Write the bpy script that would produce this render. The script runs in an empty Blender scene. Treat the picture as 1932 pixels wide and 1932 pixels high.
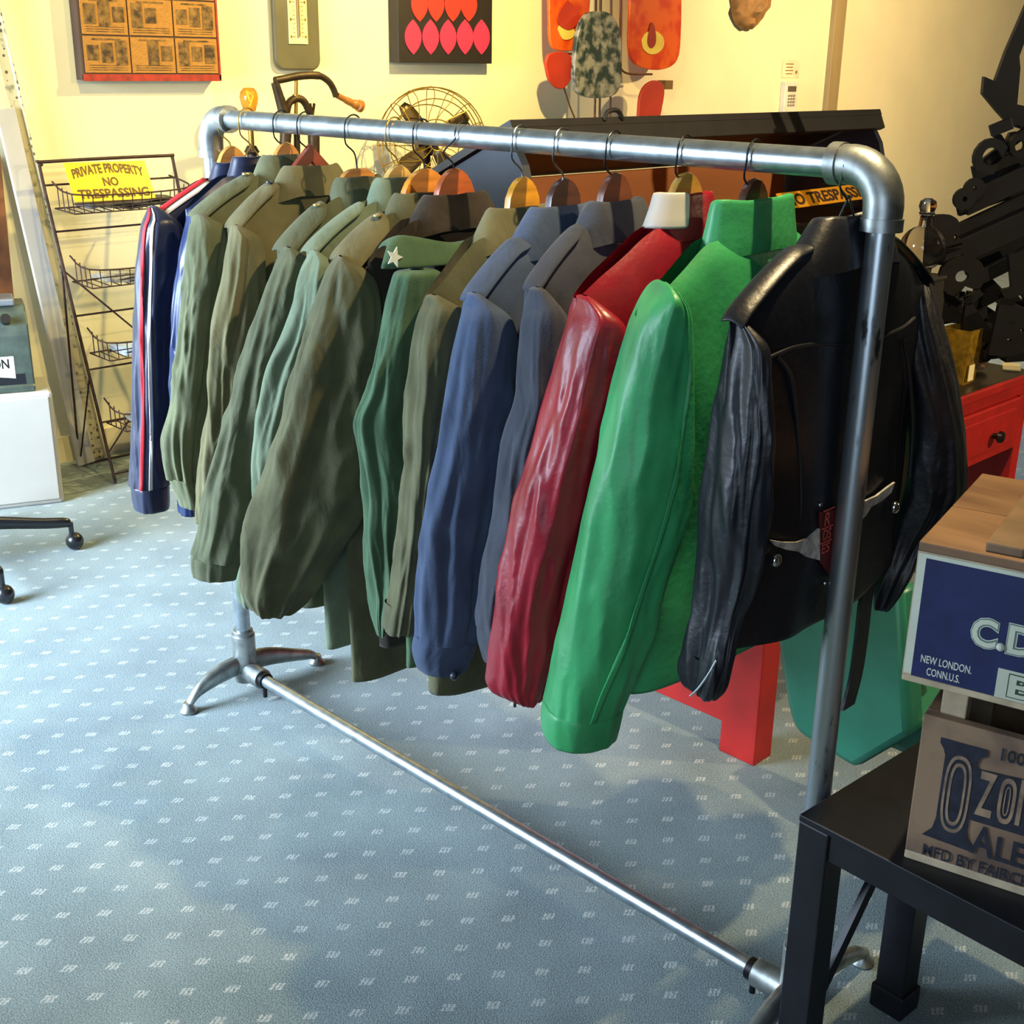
import bpy, math, random
from mathutils import Vector, Matrix, noise
random.seed(4)
SC = bpy.context.scene
COL = SC.collection
V = Vector

# ------------------------------------------------------------------ camera
RC = V((0.70330247, 0.71076893, 0.01315959))      # camera right
RD = V((0.24899348, -0.22895464, -0.94105368))    # camera down
RF = V((-0.66585876, 0.66512202, -0.33800119))    # camera forward
CAM = V((2.6703, -1.6518, 1.6255))
FPX = 2363.0
cd = bpy.data.cameras.new('camera'); cam = bpy.data.objects.new('camera', cd); COL.objects.link(cam)
cd.sensor_width = 36; cd.lens = FPX / 1932 * 36; cd.clip_start = .05
cam.matrix_world = Matrix(((RC.x, -RD.x, -RF.x, CAM.x), (RC.y, -RD.y, -RF.y, CAM.y), (RC.z, -RD.z, -RF.z, CAM.z), (0, 0, 0, 1)))
SC.camera = cam

# ------------------------------------------------------------------ world, lights, exposure
SC.view_settings.view_transform = 'Standard'; SC.view_settings.look = 'None'
SC.view_settings.gamma = 1; SC.view_settings.use_curve_mapping = False
SC.view_settings.exposure = 0.0
w = bpy.data.worlds.new('world'); SC.world = w; w.use_nodes = True
w.node_tree.nodes['Background'].inputs[0].default_value = (.55, .72, 1, 1)
w.node_tree.nodes['Background'].inputs[1].default_value = .25

def area_light(name, loc, target, sx, sy, power, col):
    l = bpy.data.lights.new(name, 'AREA'); l.shape = 'RECTANGLE'; l.size = sx; l.size_y = sy; l.energy = power; l.color = col
    o = bpy.data.objects.new(name, l); COL.objects.link(o); o.location = loc
    o.rotation_euler = (V(target) - V(loc)).to_track_quat('-Z', 'Y').to_euler()
    return o
def spot_light(name, loc, target, power, col, ang=110, blend=.6, rad=.03):
    l = bpy.data.lights.new(name, 'SPOT'); l.energy = power; l.color = col; l.spot_size = math.radians(ang); l.spot_blend = blend; l.shadow_soft_size = rad
    o = bpy.data.objects.new(name, l); COL.objects.link(o); o.location = loc
    o.rotation_euler = (V(target) - V(loc)).to_track_quat('-Z', 'Y').to_euler()
    return o
DAY = (.66, .82, 1.0)
wd = area_light('window_daylight', (-1.15, -2.78, 1.5), (-.75, .3, .5), 1.7, 2.0, 215, DAY); wd.data.spread = math.radians(94)
area_light('street_window_daylight', (3.0, -2.78, 1.5), (1.9, 0, .9), 1.4, 1.6, 26, DAY)
spot_light('ceiling_spot_wall', (-.95, 2.45, 2.62), (-2.28, 2.2, 1.3), 270, (1.0, .80, .30), 140, .8, .03)
spot_light('ceiling_spot_entry', (-.7, .55, 2.62), (-2.28, .6, 1.6), 75, (1.0, .80, .28), 125, .8, .04)
spot_light('ceiling_spot_rack', (1.75, .12, 2.62), (1.0, -.1, .9), 150, (1.0, .76, .40), 120, .4, .025)
spot_light('ceiling_spot_desk', (4.2, 3.1, 2.55), (.5, 1.5, 1.1), 420, (1.0, .78, .46), 52, .5, .03)
spot_light('far_wall_fill', (.0, 5.5, 2.62), (-2.28, 6.6, 1.3), 430, (1.0, .72, .38), 140, .8, .05)  # added fill spot, no known fixture; lifts the far stretch of back wall

# ------------------------------------------------------------------ helpers
def ray(u, v):
    return RF + RC * ((u - 966) / FPX) + RD * ((v - 966) / FPX)
def at(u, v, ax, val):
    d = ray(u, v); return CAM + d * ((val - CAM[ax]) / d[ax])
def atd(u, v, depth):
    return CAM + ray(u, v) * depth
def depth_of(p):
    return (V(p) - CAM).dot(RF)
def lin(h):
    h = h.lstrip('#'); r = []
    for i in (0, 2, 4):
        c = int(h[i:i + 2], 16) / 255
        r.append(c / 12.92 if c <= .04045 else ((c + .055) / 1.055) ** 2.4)
    return (*r, 1)
MATS = {}
def mat(name, col, rough=.6, metal=0, var=.12, vscale=6, bump=0, bscale=60, coat=0, spec=.5, sheen=0, col2=None, stretch=None, trans=0, detail=4, emit=None, bdist=.002, ramp=(.35, .65), wrinkle=0, wscale=11):
    if name in MATS: return MATS[name]
    m = bpy.data.materials.new(name); m.use_nodes = True; nt = m.node_tree; N = nt.nodes; L = nt.links
    b = N['Principled BSDF']; c = lin(col)
    b.inputs['Roughness'].default_value = rough; b.inputs['Metallic'].default_value = metal
    b.inputs['Specular IOR Level'].default_value = spec; b.inputs['Coat Weight'].default_value = coat
    b.inputs['Coat Roughness'].default_value = .25
    b.inputs['Sheen Weight'].default_value = sheen; b.inputs['Transmission Weight'].default_value = trans
    tc = N.new('ShaderNodeTexCoord'); mp = N.new('ShaderNodeMapping'); L.new(tc.outputs['Object'], mp.inputs[0])
    if stretch: mp.inputs['Scale'].default_value = stretch
    nz = N.new('ShaderNodeTexNoise'); nz.inputs['Scale'].default_value = vscale; nz.inputs['Detail'].default_value = detail
    L.new(mp.outputs[0], nz.inputs[0])
    cr = N.new('ShaderNodeValToRGB'); L.new(nz.outputs['Fac'], cr.inputs[0])
    cr.color_ramp.elements[0].position = ramp[0]; cr.color_ramp.elements[1].position = ramp[1]
    if col2:
        cr.color_ramp.elements[0].color = c; cr.color_ramp.elements[1].color = lin(col2)
    else:
        cr.color_ramp.elements[0].color = (*[x * (1 - var) for x in c[:3]], 1)
        cr.color_ramp.elements[1].color = (*[min(1, x * (1 + var)) for x in c[:3]], 1)
    L.new(cr.outputs[0], b.inputs['Base Color'])
    if bump:
        n2 = N.new('ShaderNodeTexNoise'); n2.inputs['Scale'].default_value = bscale; n2.inputs['Detail'].default_value = 6
        L.new(mp.outputs[0], n2.inputs[0])
        bp = N.new('ShaderNodeBump'); bp.inputs['Strength'].default_value = bump; bp.inputs['Distance'].default_value = bdist
        L.new(n2.outputs['Fac'], bp.inputs['Height']); L.new(bp.outputs[0], b.inputs['Normal'])
        if wrinkle:
            m3 = N.new('ShaderNodeMapping'); m3.inputs['Scale'].default_value = (1, 1, .42); m3.inputs['Rotation'].default_value = (.5, .25, 0); L.new(tc.outputs['Object'], m3.inputs[0])
            n3 = N.new('ShaderNodeTexNoise'); n3.inputs['Scale'].default_value = wscale; n3.inputs['Detail'].default_value = 3; n3.inputs['Distortion'].default_value = .9; L.new(m3.outputs[0], n3.inputs[0])
            b3 = N.new('ShaderNodeBump'); b3.inputs['Strength'].default_value = wrinkle; b3.inputs['Distance'].default_value = .02
            L.new(n3.outputs['Fac'], b3.inputs['Height']); L.new(b3.outputs[0], bp.inputs['Normal'])
    if emit:
        b.inputs['Emission Color'].default_value = lin(emit[0]); b.inputs['Emission Strength'].default_value = emit[1]
    MATS[name] = m
    return m
def cloth(name, col, var=.12, rough=.9, **k):
    return mat(name, col, rough=rough, var=var, vscale=14, bump=.35, bscale=420, sheen=.1, spec=.2, wrinkle=.55, **k)
def leather(name, col, rough=.36, **k):
    return mat(name, col, rough=rough, var=.16, vscale=9, bump=.4, bscale=75, coat=.08, spec=.45, bdist=.0025, wrinkle=.12, wscale=9, **k)

OFF = {}
def thing(name, label, cat, loc=(0, 0, 0), group=None):
    o = bpy.data.objects.new(name, None); COL.objects.link(o); o.location = loc; o.empty_display_size = .05
    o['label'] = label; o['category'] = cat
    if group: o['group'] = group
    OFF[o] = V(loc); return o
class MB:
    def __init__(s): s.v = []; s.f = []
    def add(s, vs, fs):
        n = len(s.v); s.v += [V(p) for p in vs]; s.f += [tuple(i + n for i in f) for f in fs]; return s
    def box(s, c, size, X=V((1, 0, 0)), Y=V((0, 1, 0)), Z=V((0, 0, 1))):
        c = V(c); a, b, d = [q / 2 for q in size]; vs = []
        for k in (-1, 1):
            for j in (-1, 1):
                for i in (-1, 1): vs.append(c + X * (a * i) + Y * (b * j) + Z * (d * k))
        return s.add(vs, [(0, 2, 3, 1), (4, 5, 7, 6), (0, 1, 5, 4), (2, 6, 7, 3), (0, 4, 6, 2), (1, 3, 7, 5)])
    def bar(s, p, q, wd, ht, up=V((0, 0, 1))):
        p = V(p); q = V(q); X = (q - p).normalized(); Y = V(up).cross(X)
        if Y.length < 1e-4: Y = V((0, 1, 0)).cross(X)
        Y.normalize(); Z = X.cross(Y)
        return s.box((p + q) / 2, ((q - p).length, wd, ht), X, Y, Z)
    def tube(s, path, r, n=10, cap=True, closed=False):
        P = [V(p) for p in path]; m = len(P); rs = r if isinstance(r, (list, tuple)) else [r] * m
        t0 = (P[1] - P[0]).normalized(); nrm = t0.orthogonal().normalized(); vs = []; fs = []; prev = t0
        for i in range(m):
            if closed: t = (P[(i + 1) % m] - P[i - 1]).normalized()
            else: t = (P[min(i + 1, m - 1)] - P[max(i - 1, 0)]).normalized()
            q = prev.rotation_difference(t); nrm = q @ nrm; nrm = (nrm - t * nrm.dot(t)).normalized(); prev = t
            bn = t.cross(nrm)
            for k in range(n):
                a = 2 * math.pi * k / n; vs.append(P[i] + (nrm * math.cos(a) + bn * math.sin(a)) * rs[i])
        for i in range(m if closed else m - 1):
            i2 = (i + 1) % m
            for k in range(n):
                k2 = (k + 1) % n; fs.append((i * n + k, i * n + k2, i2 * n + k2, i2 * n + k))
        if cap and not closed:
            fs.append(tuple(range(n - 1, -1, -1))); fs.append(tuple((m - 1) * n + k for k in range(n)))
        return s.add(vs, fs)
    def lathe(s, prof, c, n=24, X=V((1, 0, 0)), Y=V((0, 1, 0)), Z=V((0, 0, 1))):
        c = V(c); vs = []; fs = []; m = len(prof)
        for r, z in prof:
            for k in range(n):
                a = 2 * math.pi * k / n; vs.append(c + X * (r * math.cos(a)) + Y * (r * math.sin(a)) + Z * z)
        for i in range(m - 1):
            for k in range(n):
                k2 = (k + 1) % n; fs.append((i * n + k, i * n + k2, (i + 1) * n + k2, (i + 1) * n + k))
        fs.append(tuple(range(n - 1, -1, -1))); fs.append(tuple((m - 1) * n + k for k in range(n)))
        return s.add(vs, fs)
    def prism(s, pts, nrm, th):
        """closed polygon of 3D points extruded by th along nrm"""
        P = [V(p) for p in pts]; d = V(nrm) * th; n = len(P)
        s.add(P + [p + d for p in P], [tuple(range(n - 1, -1, -1)), tuple(range(n, 2 * n))] + [(i, (i + 1) % n, n + (i + 1) % n, n + i) for i in range(n)])
        return s
    def ball(s, c, r, n=16, m=10, R=None):
        if not isinstance(r, (tuple, list)): r = (r, r, r)
        vs = []; fs = []; c = V(c)
        for i in range(m + 1):
            a = math.pi * i / m
            for k in range(n):
                b = 2 * math.pi * k / n
                p = V((r[0] * math.sin(a) * math.cos(b), r[1] * math.sin(a) * math.sin(b), r[2] * math.cos(a)))
                if R: p = R @ p
                vs.append(c + p)
        for i in range(m):
            for k in range(n):
                k2 = (k + 1) % n; fs.append((i * n + k, (i + 1) * n + k, (i + 1) * n + k2, i * n + k2))
        return s.add(vs, fs)
    def grid(s, rows, closed=False):
        n = len(rows[0]); vs = [p for r in rows for p in r]; fs = []
        for i in range(len(rows) - 1):
            for k in range(n if closed else n - 1):
                k2 = (k + 1) % n; fs.append((i * n + k, i * n + k2, (i + 1) * n + k2, (i + 1) * n + k))
        return s.add(vs, fs)
    def build(s, name, m, parent=None, smooth=True, bevel=0, sub=0, solid=0, loc=None, label=None, cat=None, group=None, kind=None, ang=40, weld=False):
        off = OFF[parent] if parent is not None else V(loc if loc is not None else (0, 0, 0))
        me = bpy.data.meshes.new(name); me.from_pydata([p - off for p in s.v], [], s.f); me.validate(); me.update()
        import bmesh
        bm = bmesh.new(); bm.from_mesh(me)
        bmesh.ops.remove_doubles(bm, verts=bm.verts, dist=1e-6)
        bmesh.ops.recalc_face_normals(bm, faces=bm.faces); bm.to_mesh(me); bm.free()
        o = bpy.data.objects.new(name, me); COL.objects.link(o)
        me.materials.append(m)
        if parent is not None: o.parent = parent; OFF[o] = off
        else: o.location = off; OFF[o] = off
        if smooth:
            for p in me.polygons: p.use_smooth = True
            if not sub: me.set_sharp_from_angle(angle=math.radians(ang))
        if solid:
            q = o.modifiers.new('solid', 'SOLIDIFY'); q.thickness = solid; q.offset = 0
        if bevel:
            q = o.modifiers.new('bevel', 'BEVEL'); q.width = bevel; q.segments = 2; q.limit_method = 'ANGLE'; q.angle_limit = math.radians(50)
        if sub:
            q = o.modifiers.new('sub', 'SUBSURF'); q.levels = sub; q.render_levels = sub
        if label: o['label'] = label
        if cat: o['category'] = cat
        if group: o['group'] = group
        if kind: o['kind'] = kind
        return o
def struct(name, mb, m, **k): return mb.build(name, m, kind='structure', **k)
TXT = {}
def glyphs(s, bold=0.0, res=3):
    """flat outline of a text as (verts2d, faces), baseline at 0, cap height 1"""
    key = (s, bold)
    if key in TXT: return TXT[key]
    cu = bpy.data.curves.new('t', 'FONT'); cu.body = s; cu.size = 1; cu.offset = bold; cu.resolution_u = res
    o = bpy.data.objects.new('t', cu); COL.objects.link(o)
    dg = bpy.context.evaluated_depsgraph_get(); me = bpy.data.meshes.new_from_object(o.evaluated_get(dg))
    vs = [(v.co.x, v.co.y) for v in me.vertices]; fs = [tuple(p.vertices) for p in me.polygons]
    bpy.data.objects.remove(o); bpy.data.curves.remove(cu); bpy.data.meshes.remove(me)
    x0 = min(p[0] for p in vs); x1 = max(p[0] for p in vs); y0 = min(p[1] for p in vs); y1 = max(p[1] for p in vs)
    vs = [((x - x0) / (x1 - x0), (y - y0) / (y1 - y0)) for x, y in vs]
    TXT[key] = (vs, fs); return TXT[key]
def text_on(mb, s, O, X, Y, x0, x1, y0, y1, bold=.01, warp=None, th=0):
    """write s inside the rectangle x0..x1, y0..y1 of the frame (O; X right, Y up)"""
    vs, fs = glyphs(s, bold); pts = []
    for a, b in vs:
        x = x0 + (x1 - x0) * a; y = y0 + (y1 - y0) * b
        if warp: x, y = warp(x, y)
        pts.append(O + X * x + Y * y)
    mb.add(pts, fs)
    return mb
def smooth_path(P, k=6):
    P = [V(p) for p in P]; out = []
    for i in range(len(P) - 1):
        p0 = P[max(i - 1, 0)]; p1 = P[i]; p2 = P[i + 1]; p3 = P[min(i + 2, len(P) - 1)]
        for j in range(k):
            t = j / k
            out.append(.5 * ((2 * p1) + (p2 - p0) * t + (2 * p0 - 5 * p1 + 4 * p2 - p3) * t * t + (3 * p1 - p0 - 3 * p2 + p3) * t ** 3))
    out.append(P[-1]); return out

# ------------------------------------------------------------------ structure
WX = -2.28
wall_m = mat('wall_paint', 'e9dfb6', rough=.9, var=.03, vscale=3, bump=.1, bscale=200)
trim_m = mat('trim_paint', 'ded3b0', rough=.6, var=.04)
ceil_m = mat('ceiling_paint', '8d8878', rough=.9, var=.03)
def carpet_material():
    m = bpy.data.materials.new('carpet'); m.use_nodes = True; nt = m.node_tree; N = nt.nodes; L = nt.links; b = N['Principled BSDF']
    b.inputs['Roughness'].default_value = .97; b.inputs['Specular IOR Level'].default_value = .1; b.inputs['Sheen Weight'].default_value = .25
    tc = N.new('ShaderNodeTexCoord'); sp = N.new('ShaderNodeSeparateXYZ'); L.new(tc.outputs['Object'], sp.inputs[0])
    def M(op, a, b_=None, c=None):
        n = N.new('ShaderNodeMath'); n.operation = op
        for i, x in enumerate((a, b_, c)):
            if x is None: continue
            if isinstance(x, (int, float)): n.inputs[i].default_value = x
            else: L.new(x, n.inputs[i])
        return n.outputs[0]
    nz = N.new('ShaderNodeTexNoise'); nz.inputs['Scale'].default_value = 170; nz.inputs['Detail'].default_value = 3; L.new(tc.outputs['Object'], nz.inputs[0])
    wob = M('MULTIPLY', M('SUBTRACT', nz.outputs['Fac'], .5), .010)
    X = M('ADD', sp.outputs[0], wob); Y = M('ADD', sp.outputs[1], wob)
    def lattice(ox, oy):
        fx = M('MULTIPLY', M('SUBTRACT', M('FRACT', M('DIVIDE', M('SUBTRACT', X, ox - .052), .1045)), .5), .1045)
        fy = M('MULTIPLY', M('SUBTRACT', M('FRACT', M('DIVIDE', M('SUBTRACT', Y, oy - .064), .128)), .5), .128)
        # local axes turned 45 degrees: the strokes stand side by side
        a = M('MULTIPLY', M('ADD', fx, fy), .7071); c = M('MULTIPLY', M('SUBTRACT', fy, fx), .7071)
        a2 = M('SUBTRACT', a, M('MULTIPLY', c, .35))
        inx = M('LESS_THAN', M('ABSOLUTE', a2), .0125); iny = M('LESS_THAN', M('ABSOLUTE', c), .0095)
        st = M('LESS_THAN', M('FRACT', M('ADD', M('DIVIDE', a2, .0083), .5)), .62)
        return M('MULTIPLY', M('MULTIPLY', inx, iny), st)
    msk = M('MAXIMUM', lattice(.195, .156), lattice(.2473, .220))
    n2 = N.new('ShaderNodeTexNoise'); n2.inputs['Scale'].default_value = 4; n2.inputs['Detail'].default_value = 3; L.new(tc.outputs['Object'], n2.inputs[0])
    n3 = N.new('ShaderNodeTexNoise'); n3.inputs['Scale'].default_value = 320; n3.inputs['Detail'].default_value = 4; L.new(tc.outputs['Object'], n3.inputs[0])
    cr = N.new('ShaderNodeValToRGB'); cr.color_ramp.elements[0].position = .36; cr.color_ramp.elements[1].position = .64
    cr.color_ramp.elements[0].color = lin('4f6166'); cr.color_ramp.elements[1].color = lin('93a4a5')
    L.new(M('ADD', M('MULTIPLY', n3.outputs['Fac'], .75), M('MULTIPLY', n2.outputs['Fac'], .25)), cr.inputs[0])
    mx = N.new('ShaderNodeMix'); mx.data_type = 'RGBA'; L.new(M('MULTIPLY', msk, .42), mx.inputs[0]); L.new(cr.outputs[0], mx.inputs[6]); mx.inputs[7].default_value = lin('dfe0da')
    L.new(mx.outputs[2], b.inputs['Base Color'])
    bp = N.new('ShaderNodeBump'); bp.inputs['Strength'].default_value = .6; bp.inputs['Distance'].default_value = .004
    L.new(n3.outputs['Fac'], bp.inputs['Height']); L.new(bp.outputs[0], b.inputs['Normal'])
    return m
struct('floor', MB().box((1.9, 4, -.05), (8.6, 14, .1)), carpet_material(), smooth=False)
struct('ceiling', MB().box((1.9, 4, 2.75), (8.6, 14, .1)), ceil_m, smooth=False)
struct('wall_back', MB().box((WX - .05, 4, 1.35), (.1, 14, 2.7)), wall_m, smooth=False)
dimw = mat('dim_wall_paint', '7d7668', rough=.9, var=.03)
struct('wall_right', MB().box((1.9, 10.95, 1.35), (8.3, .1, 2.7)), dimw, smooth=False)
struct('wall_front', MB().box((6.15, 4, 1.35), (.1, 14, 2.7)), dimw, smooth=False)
wl = MB()   # the street wall with two window openings
for x0, x1, z0, z1 in ((-2.28, -2.1, 0, 2.7), (-.2, 2.2, 0, 2.7), (3.8, 6.1, 0, 2.7), (-2.1, -.2, 0, .4), (-2.1, -.2, 2.55, 2.7), (2.2, 3.8, 0, .6), (2.2, 3.8, 2.4, 2.7)):
    wl.box(((x0 + x1) / 2, -2.95, (z0 + z1) / 2), (x1 - x0, .1, z1 - z0))
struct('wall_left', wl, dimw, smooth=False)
for i, (x0, x1, z0, z1) in enumerate(((-2.1, -.2, .4, 2.55), (2.2, 3.8, .6, 2.4))):
    f = MB(); t = .06
    f.box(((x0 + x1) / 2, -2.95, z0 + t / 2), (x1 - x0, .08, t)).box(((x0 + x1) / 2, -2.95, z1 - t / 2), (x1 - x0, .08, t))
    for x in (x0 + t / 2, (x0 + x1) / 2, x1 - t / 2): f.box((x, -2.95, (z0 + z1) / 2), (t, .08, z1 - z0 - 2 * t))
    struct('window_%d' % (i + 1), f, trim_m, smooth=False)
struct('baseboard_back', MB().box((WX + .008, 4, .055), (.016, 13.8, .11)), trim_m, smooth=False)
tp = at(1570, 105, 0, WX)
struct('trim_1', MB().box((WX + .02, tp.y, 1.35), (.04, .13, 2.7)), mat('trim_oak', '98845a', rough=.6, stretch=(1, 1, .2)), smooth=False, bevel=.004)

# ------------------------------------------------------------------ clothes rack
galv = mat('galvanized_steel', 'a9b4bb', rough=.33, metal=.9, var=.18, vscale=35, bump=.08, bscale=90)
galv_dark = mat('galvanized_fitting', '9a9f9d', rough=.42, metal=.85, var=.3, vscale=25, bump=.15, bscale=80)
scuffed = mat('scuffed_galvanized', 'b3bcc2', rough=.34, metal=.88, col2='4b4f52', vscale=38, ramp=(.62, .70), stretch=(1, 1, .35), bump=.1, bscale=90)
RL, RH, RB = 1.752, 1.494, .064
rk = thing('clothes_rack', 'galvanized pipe clothes rack with cast feet, standing on the carpet full of jackets', 'clothes rack', (RL / 2, 0, 0))
MB().tube([(.05, 0, RH), (RL - .05, 0, RH)], .0212, 20).build('top_pipe', galv, rk)
for x, m in ((0, galv), (RL, scuffed)):
    MB().tube([(x, 0, .13), (x, 0, RH - .05)], .0205, 20).build('post', m, rk)
for x, s in ((0, 1), (RL, -1)):
    path = []; R = .055
    path.append(V((x + s * .085, 0, RH))); path.append(V((x + s * .056, 0, RH)))
    for i in range(9):
        a = math.pi / 2 * i / 8; path.append(V((x + s * R * (1 - math.sin(a)), 0, RH - R + R * math.cos(a))))
    path.append(V((x, 0, RH - .085)))
    b = MB().tube(path, [.0275] + [.0285] * (len(path) - 2) + [.0275], 20)
    for p, q in ((V((x + s * .088, 0, RH)), V((x + s * .07, 0, RH))), (V((x, 0, RH - .088)), V((x, 0, RH - .07)))): b.tube([p, q], .0305, 20)
    b.build('elbow', galv_dark, rk)
MB().tube([(.05, 0, RB), (RL - .05, 0, RB)], .0165, 16).build('bottom_pipe', galv, rk)
for x, s in ((0, 1), (RL, -1)):
    b = MB()
    b.tube([(x, 0, RB - .03), (x, 0, .17)], .031, 18).tube([(x, 0, .168), (x, 0, .182)], .027, 18)
    b.tube([(x - s * .03, 0, RB), (x + s * .085, 0, RB)], .027, 18)
    fit = b.build('base_fitting', galv_dark, rk, bevel=.002)
    MB().tube([(x + s * .085, 0, RB), (x + s * .10, 0, RB)], .0215, 14).tube([(x + s * .09, 0, RB - .02), (x + s * .09, 0, RB - .05)], .006, 8).build('set_screw', mat('black_steel', '1c1d20', rough=.4, metal=.6), fit)
    for ye in (-.18, .235):
        e = 1 if ye > 0 else -1; L_ = abs(ye)
        prof = [(.0, .085, .050), (.05, .082, .052), (.10, .072, .046), (.15, .055, .036), (L_ - .015, .036, .026), (L_ + .004, .018, .022)]
        rows = []
        for d, zc, hh in prof:
            y = e * d
            wq = .012 + .004 * (1 - d / L_)
            rows.append([V((x - wq, y, zc - hh * .5)), V((x - wq * 1.15, y, zc + hh * .45)), V((x, y, zc + hh * .62)), V((x + wq * 1.15, y, zc + hh * .45)), V((x + wq, y, zc - hh * .5)), V((x, y, zc - hh * .55))])
        ft = MB().grid(rows, closed=True); ft.add(rows[-1], [(0, 1, 2, 3, 4, 5)]); ft.add(rows[0], [(0, 1, 2, 3, 4, 5)])
        ftb = ft.build('foot_arm', galv_dark, rk, sub=1)
        MB().lathe([(.022, 0), (.024, .006), (.016, .014), (.012, .028)], (x, e * L_, 0), 16).build('foot_glide', galv_dark, ftb)

# ------------------------------------------------------------------ jackets
HX = {1: .068, 2: .154, 3: .287, 4: .375, 5: .539, 6: .670, 7: .752, 8: .912, 85: .838, 9: 1.022, 10: 1.124, 11: 1.243, 12: 1.392, 13: 1.524, 14: 1.690}
def resample(rows, n):
    rows = sorted(rows, key=lambda r: r[0]); v0, v1 = rows[0][0], rows[-1][0]; out = []
    def interp(v, k):
        for i in range(len(rows) - 1):
            if v <= rows[i + 1][0] + 1e-6:
                p = [rows[max(i - 1, 0)], rows[i], rows[i + 1], rows[min(i + 2, len(rows) - 1)]]
                h = p[2][0] - p[1][0]; t = (v - p[1][0]) / h
                m1 = (p[2][k] - p[0][k]) / max(p[2][0] - p[0][0], 1e-6) * h; m2 = (p[3][k] - p[1][k]) / max(p[3][0] - p[1][0], 1e-6) * h
                return (2 * t ** 3 - 3 * t * t + 1) * p[1][k] + (t ** 3 - 2 * t * t + t) * m1 + (-2 * t ** 3 + 3 * t * t) * p[2][k] + (t ** 3 - t * t) * m2
    for i in range(n):
        f = i / (n - 1); v = v0 + (v1 - v0) * f
        out.append((v, interp(v, 1), interp(v, 2)))
    return out
def fold_at(t, z, seed):
    c, q = math.cos(t), math.sin(t)
    f = noise.noise(V((c * 1.9 + seed, q * 1.9, z * 2.2 + seed))) * 1.1
    f += .55 * noise.noise(V((c * 3.6 + z * 3, q * 3.6 + seed, z * 6)))
    rdg = 1 - abs(noise.noise(V((c * 2.0 + seed * 2, q * 2.0 + z * 5, z * 4.5 + c * 1.5)))) * 2.6
    f += .75 * max(0, rdg) ** 2 - .25
    return f
def ring(c, e1, e2, a, b, n, seed, amp, gather=0, tilt=0, ph=0):
    pts = []
    for k in range(n):
        t = 2 * math.pi * k / n
        ct = math.copysign(abs(math.cos(t)) ** .85, math.cos(t)); st = math.copysign(abs(math.sin(t)) ** .85, math.sin(t))
        z = c.z
        # long folds run down the cloth, sharper diagonal creases across it
        s = amp * fold_at(t, z, seed) + gather * math.cos(9 * t + ph) * (1 if st > -.3 else .4)
        r = 1 + s / max(math.hypot(a * ct, b * st), .02)
        x1 = a * ct * r; x2 = b * st * r
        pts.append(c + e1 * x1 + e2 * x2 + V((0, 0, tilt * x1)))
    return pts
def rows_to_rings(rows, x0, yb, bx, phi, n, yw=.5):
    out = []
    e1 = V((math.sin(math.radians(phi)), math.cos(math.radians(phi)), 0)); e2 = V((e1.y, -e1.x, 0))
    r = V((RC.x, RC.y, 0)).normalized()
    for v, l, rr in resample(rows, n):
        c = (l + rr) / 2; ya = at(c, v, 0, x0).y
        lo, hi = sorted((yb * 1.5, yb * .72)); y = min(max(ya * yw + yb * (1 - yw), lo), hi)
        p = at(c, v, 1, y); m = (rr - l) / 2 * depth_of(p) / FPX
        q1 = abs(e1.dot(r)); q2 = abs(e2.dot(r)); b = min(bx, m / q2 * .8)
        a = math.sqrt(max((m * m - (b * q2) ** 2), (.3 * m) ** 2)) / q1
        out.append((p, e1, e2, a, b))
    return out
def sleeve(root, name, rows, x0, m, yb=-.25, bx=.05, phi=12, amp=.012, seed=0, cuff=None, cuffm=None, gather=0, tilt=0, n=52, yw=.5, label=None):
    R = rows_to_rings(rows, x0, yb, bx, phi, n, yw); NN = 60; g = []
    p, e1, e2, a, b = R[0]
    g.append(ring(p + V((0, 0, .004)), e1, e2, a * .3, b * .3, NN, seed, 0)); g.append(ring(p + V((0, 0, .002)), e1, e2, a * .75, b * .75, NN, seed, 0))
    for i, (p, e1, e2, a, b) in enumerate(R):
        f = i / (len(R) - 1)
        ga = gather * max(0, 1 - abs(1 - f) / .3) * (1 if f < 1 else .6)
        tl = tilt * max(0, (f - .7) / .3)
        g.append(ring(p, e1, e2, a, b, NN, seed, amp * min(1, f * 3 + .2), ga, tl, seed))
    p, e1, e2, a, b = R[-1]
    if not cuff:
        g.append(ring(p + V((0, 0, .004)), e1, e2, a * .93, b * .86, NN, seed, 0, 0, tilt)); g.append(ring(p + V((0, 0, .06)), e1, e2, a * .85, b * .7, NN, seed, 0, 0, tilt))
    so = MB().grid(g, closed=True).build(name, m, root, sub=1, label=label)
    if cuff:
        C = rows_to_rings(cuff, x0, yb, bx, phi, 6, yw); g = []
        for i, (p, e1, e2, a, b) in enumerate(C):
            g.append(ring(p, e1, e2, a, b, NN, seed, amp * .4, 0, tilt))
        p, e1, e2, a, b = C[-1]
        g.append(ring(p + V((0, 0, .003)), e1, e2, a * .92, b * .85, NN, seed, amp * .4, 0, tilt)); g.append(ring(p + V((0, 0, .045)), e1, e2, a * .85, b * .7, NN, seed, 0, 0, tilt))
        p, e1, e2, a, b = C[0]; g.insert(0, ring(p + V((0, 0, .001)), e1, e2, a * .9, b * .85, NN, seed, 0, 0, tilt))
        MB().grid(g, closed=True).build('cuff', cuffm or m, so, sub=1)
    return so
def zridge(s, y):
    yn, zn, ys, zs = s['neck'][0], s['neck'][1], s['sh'][0], s['sh'][1]
    ay = abs(y)
    if ay <= yn: return zn + .004 * (1 - ay / yn)
    t = (ay - yn) / (ys - yn)
    return zn + (zs - zn) * (t * .88 + .12 * t * t) if t < 1 else zs - (t - 1) * (zn - zs) * 2.2
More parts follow.
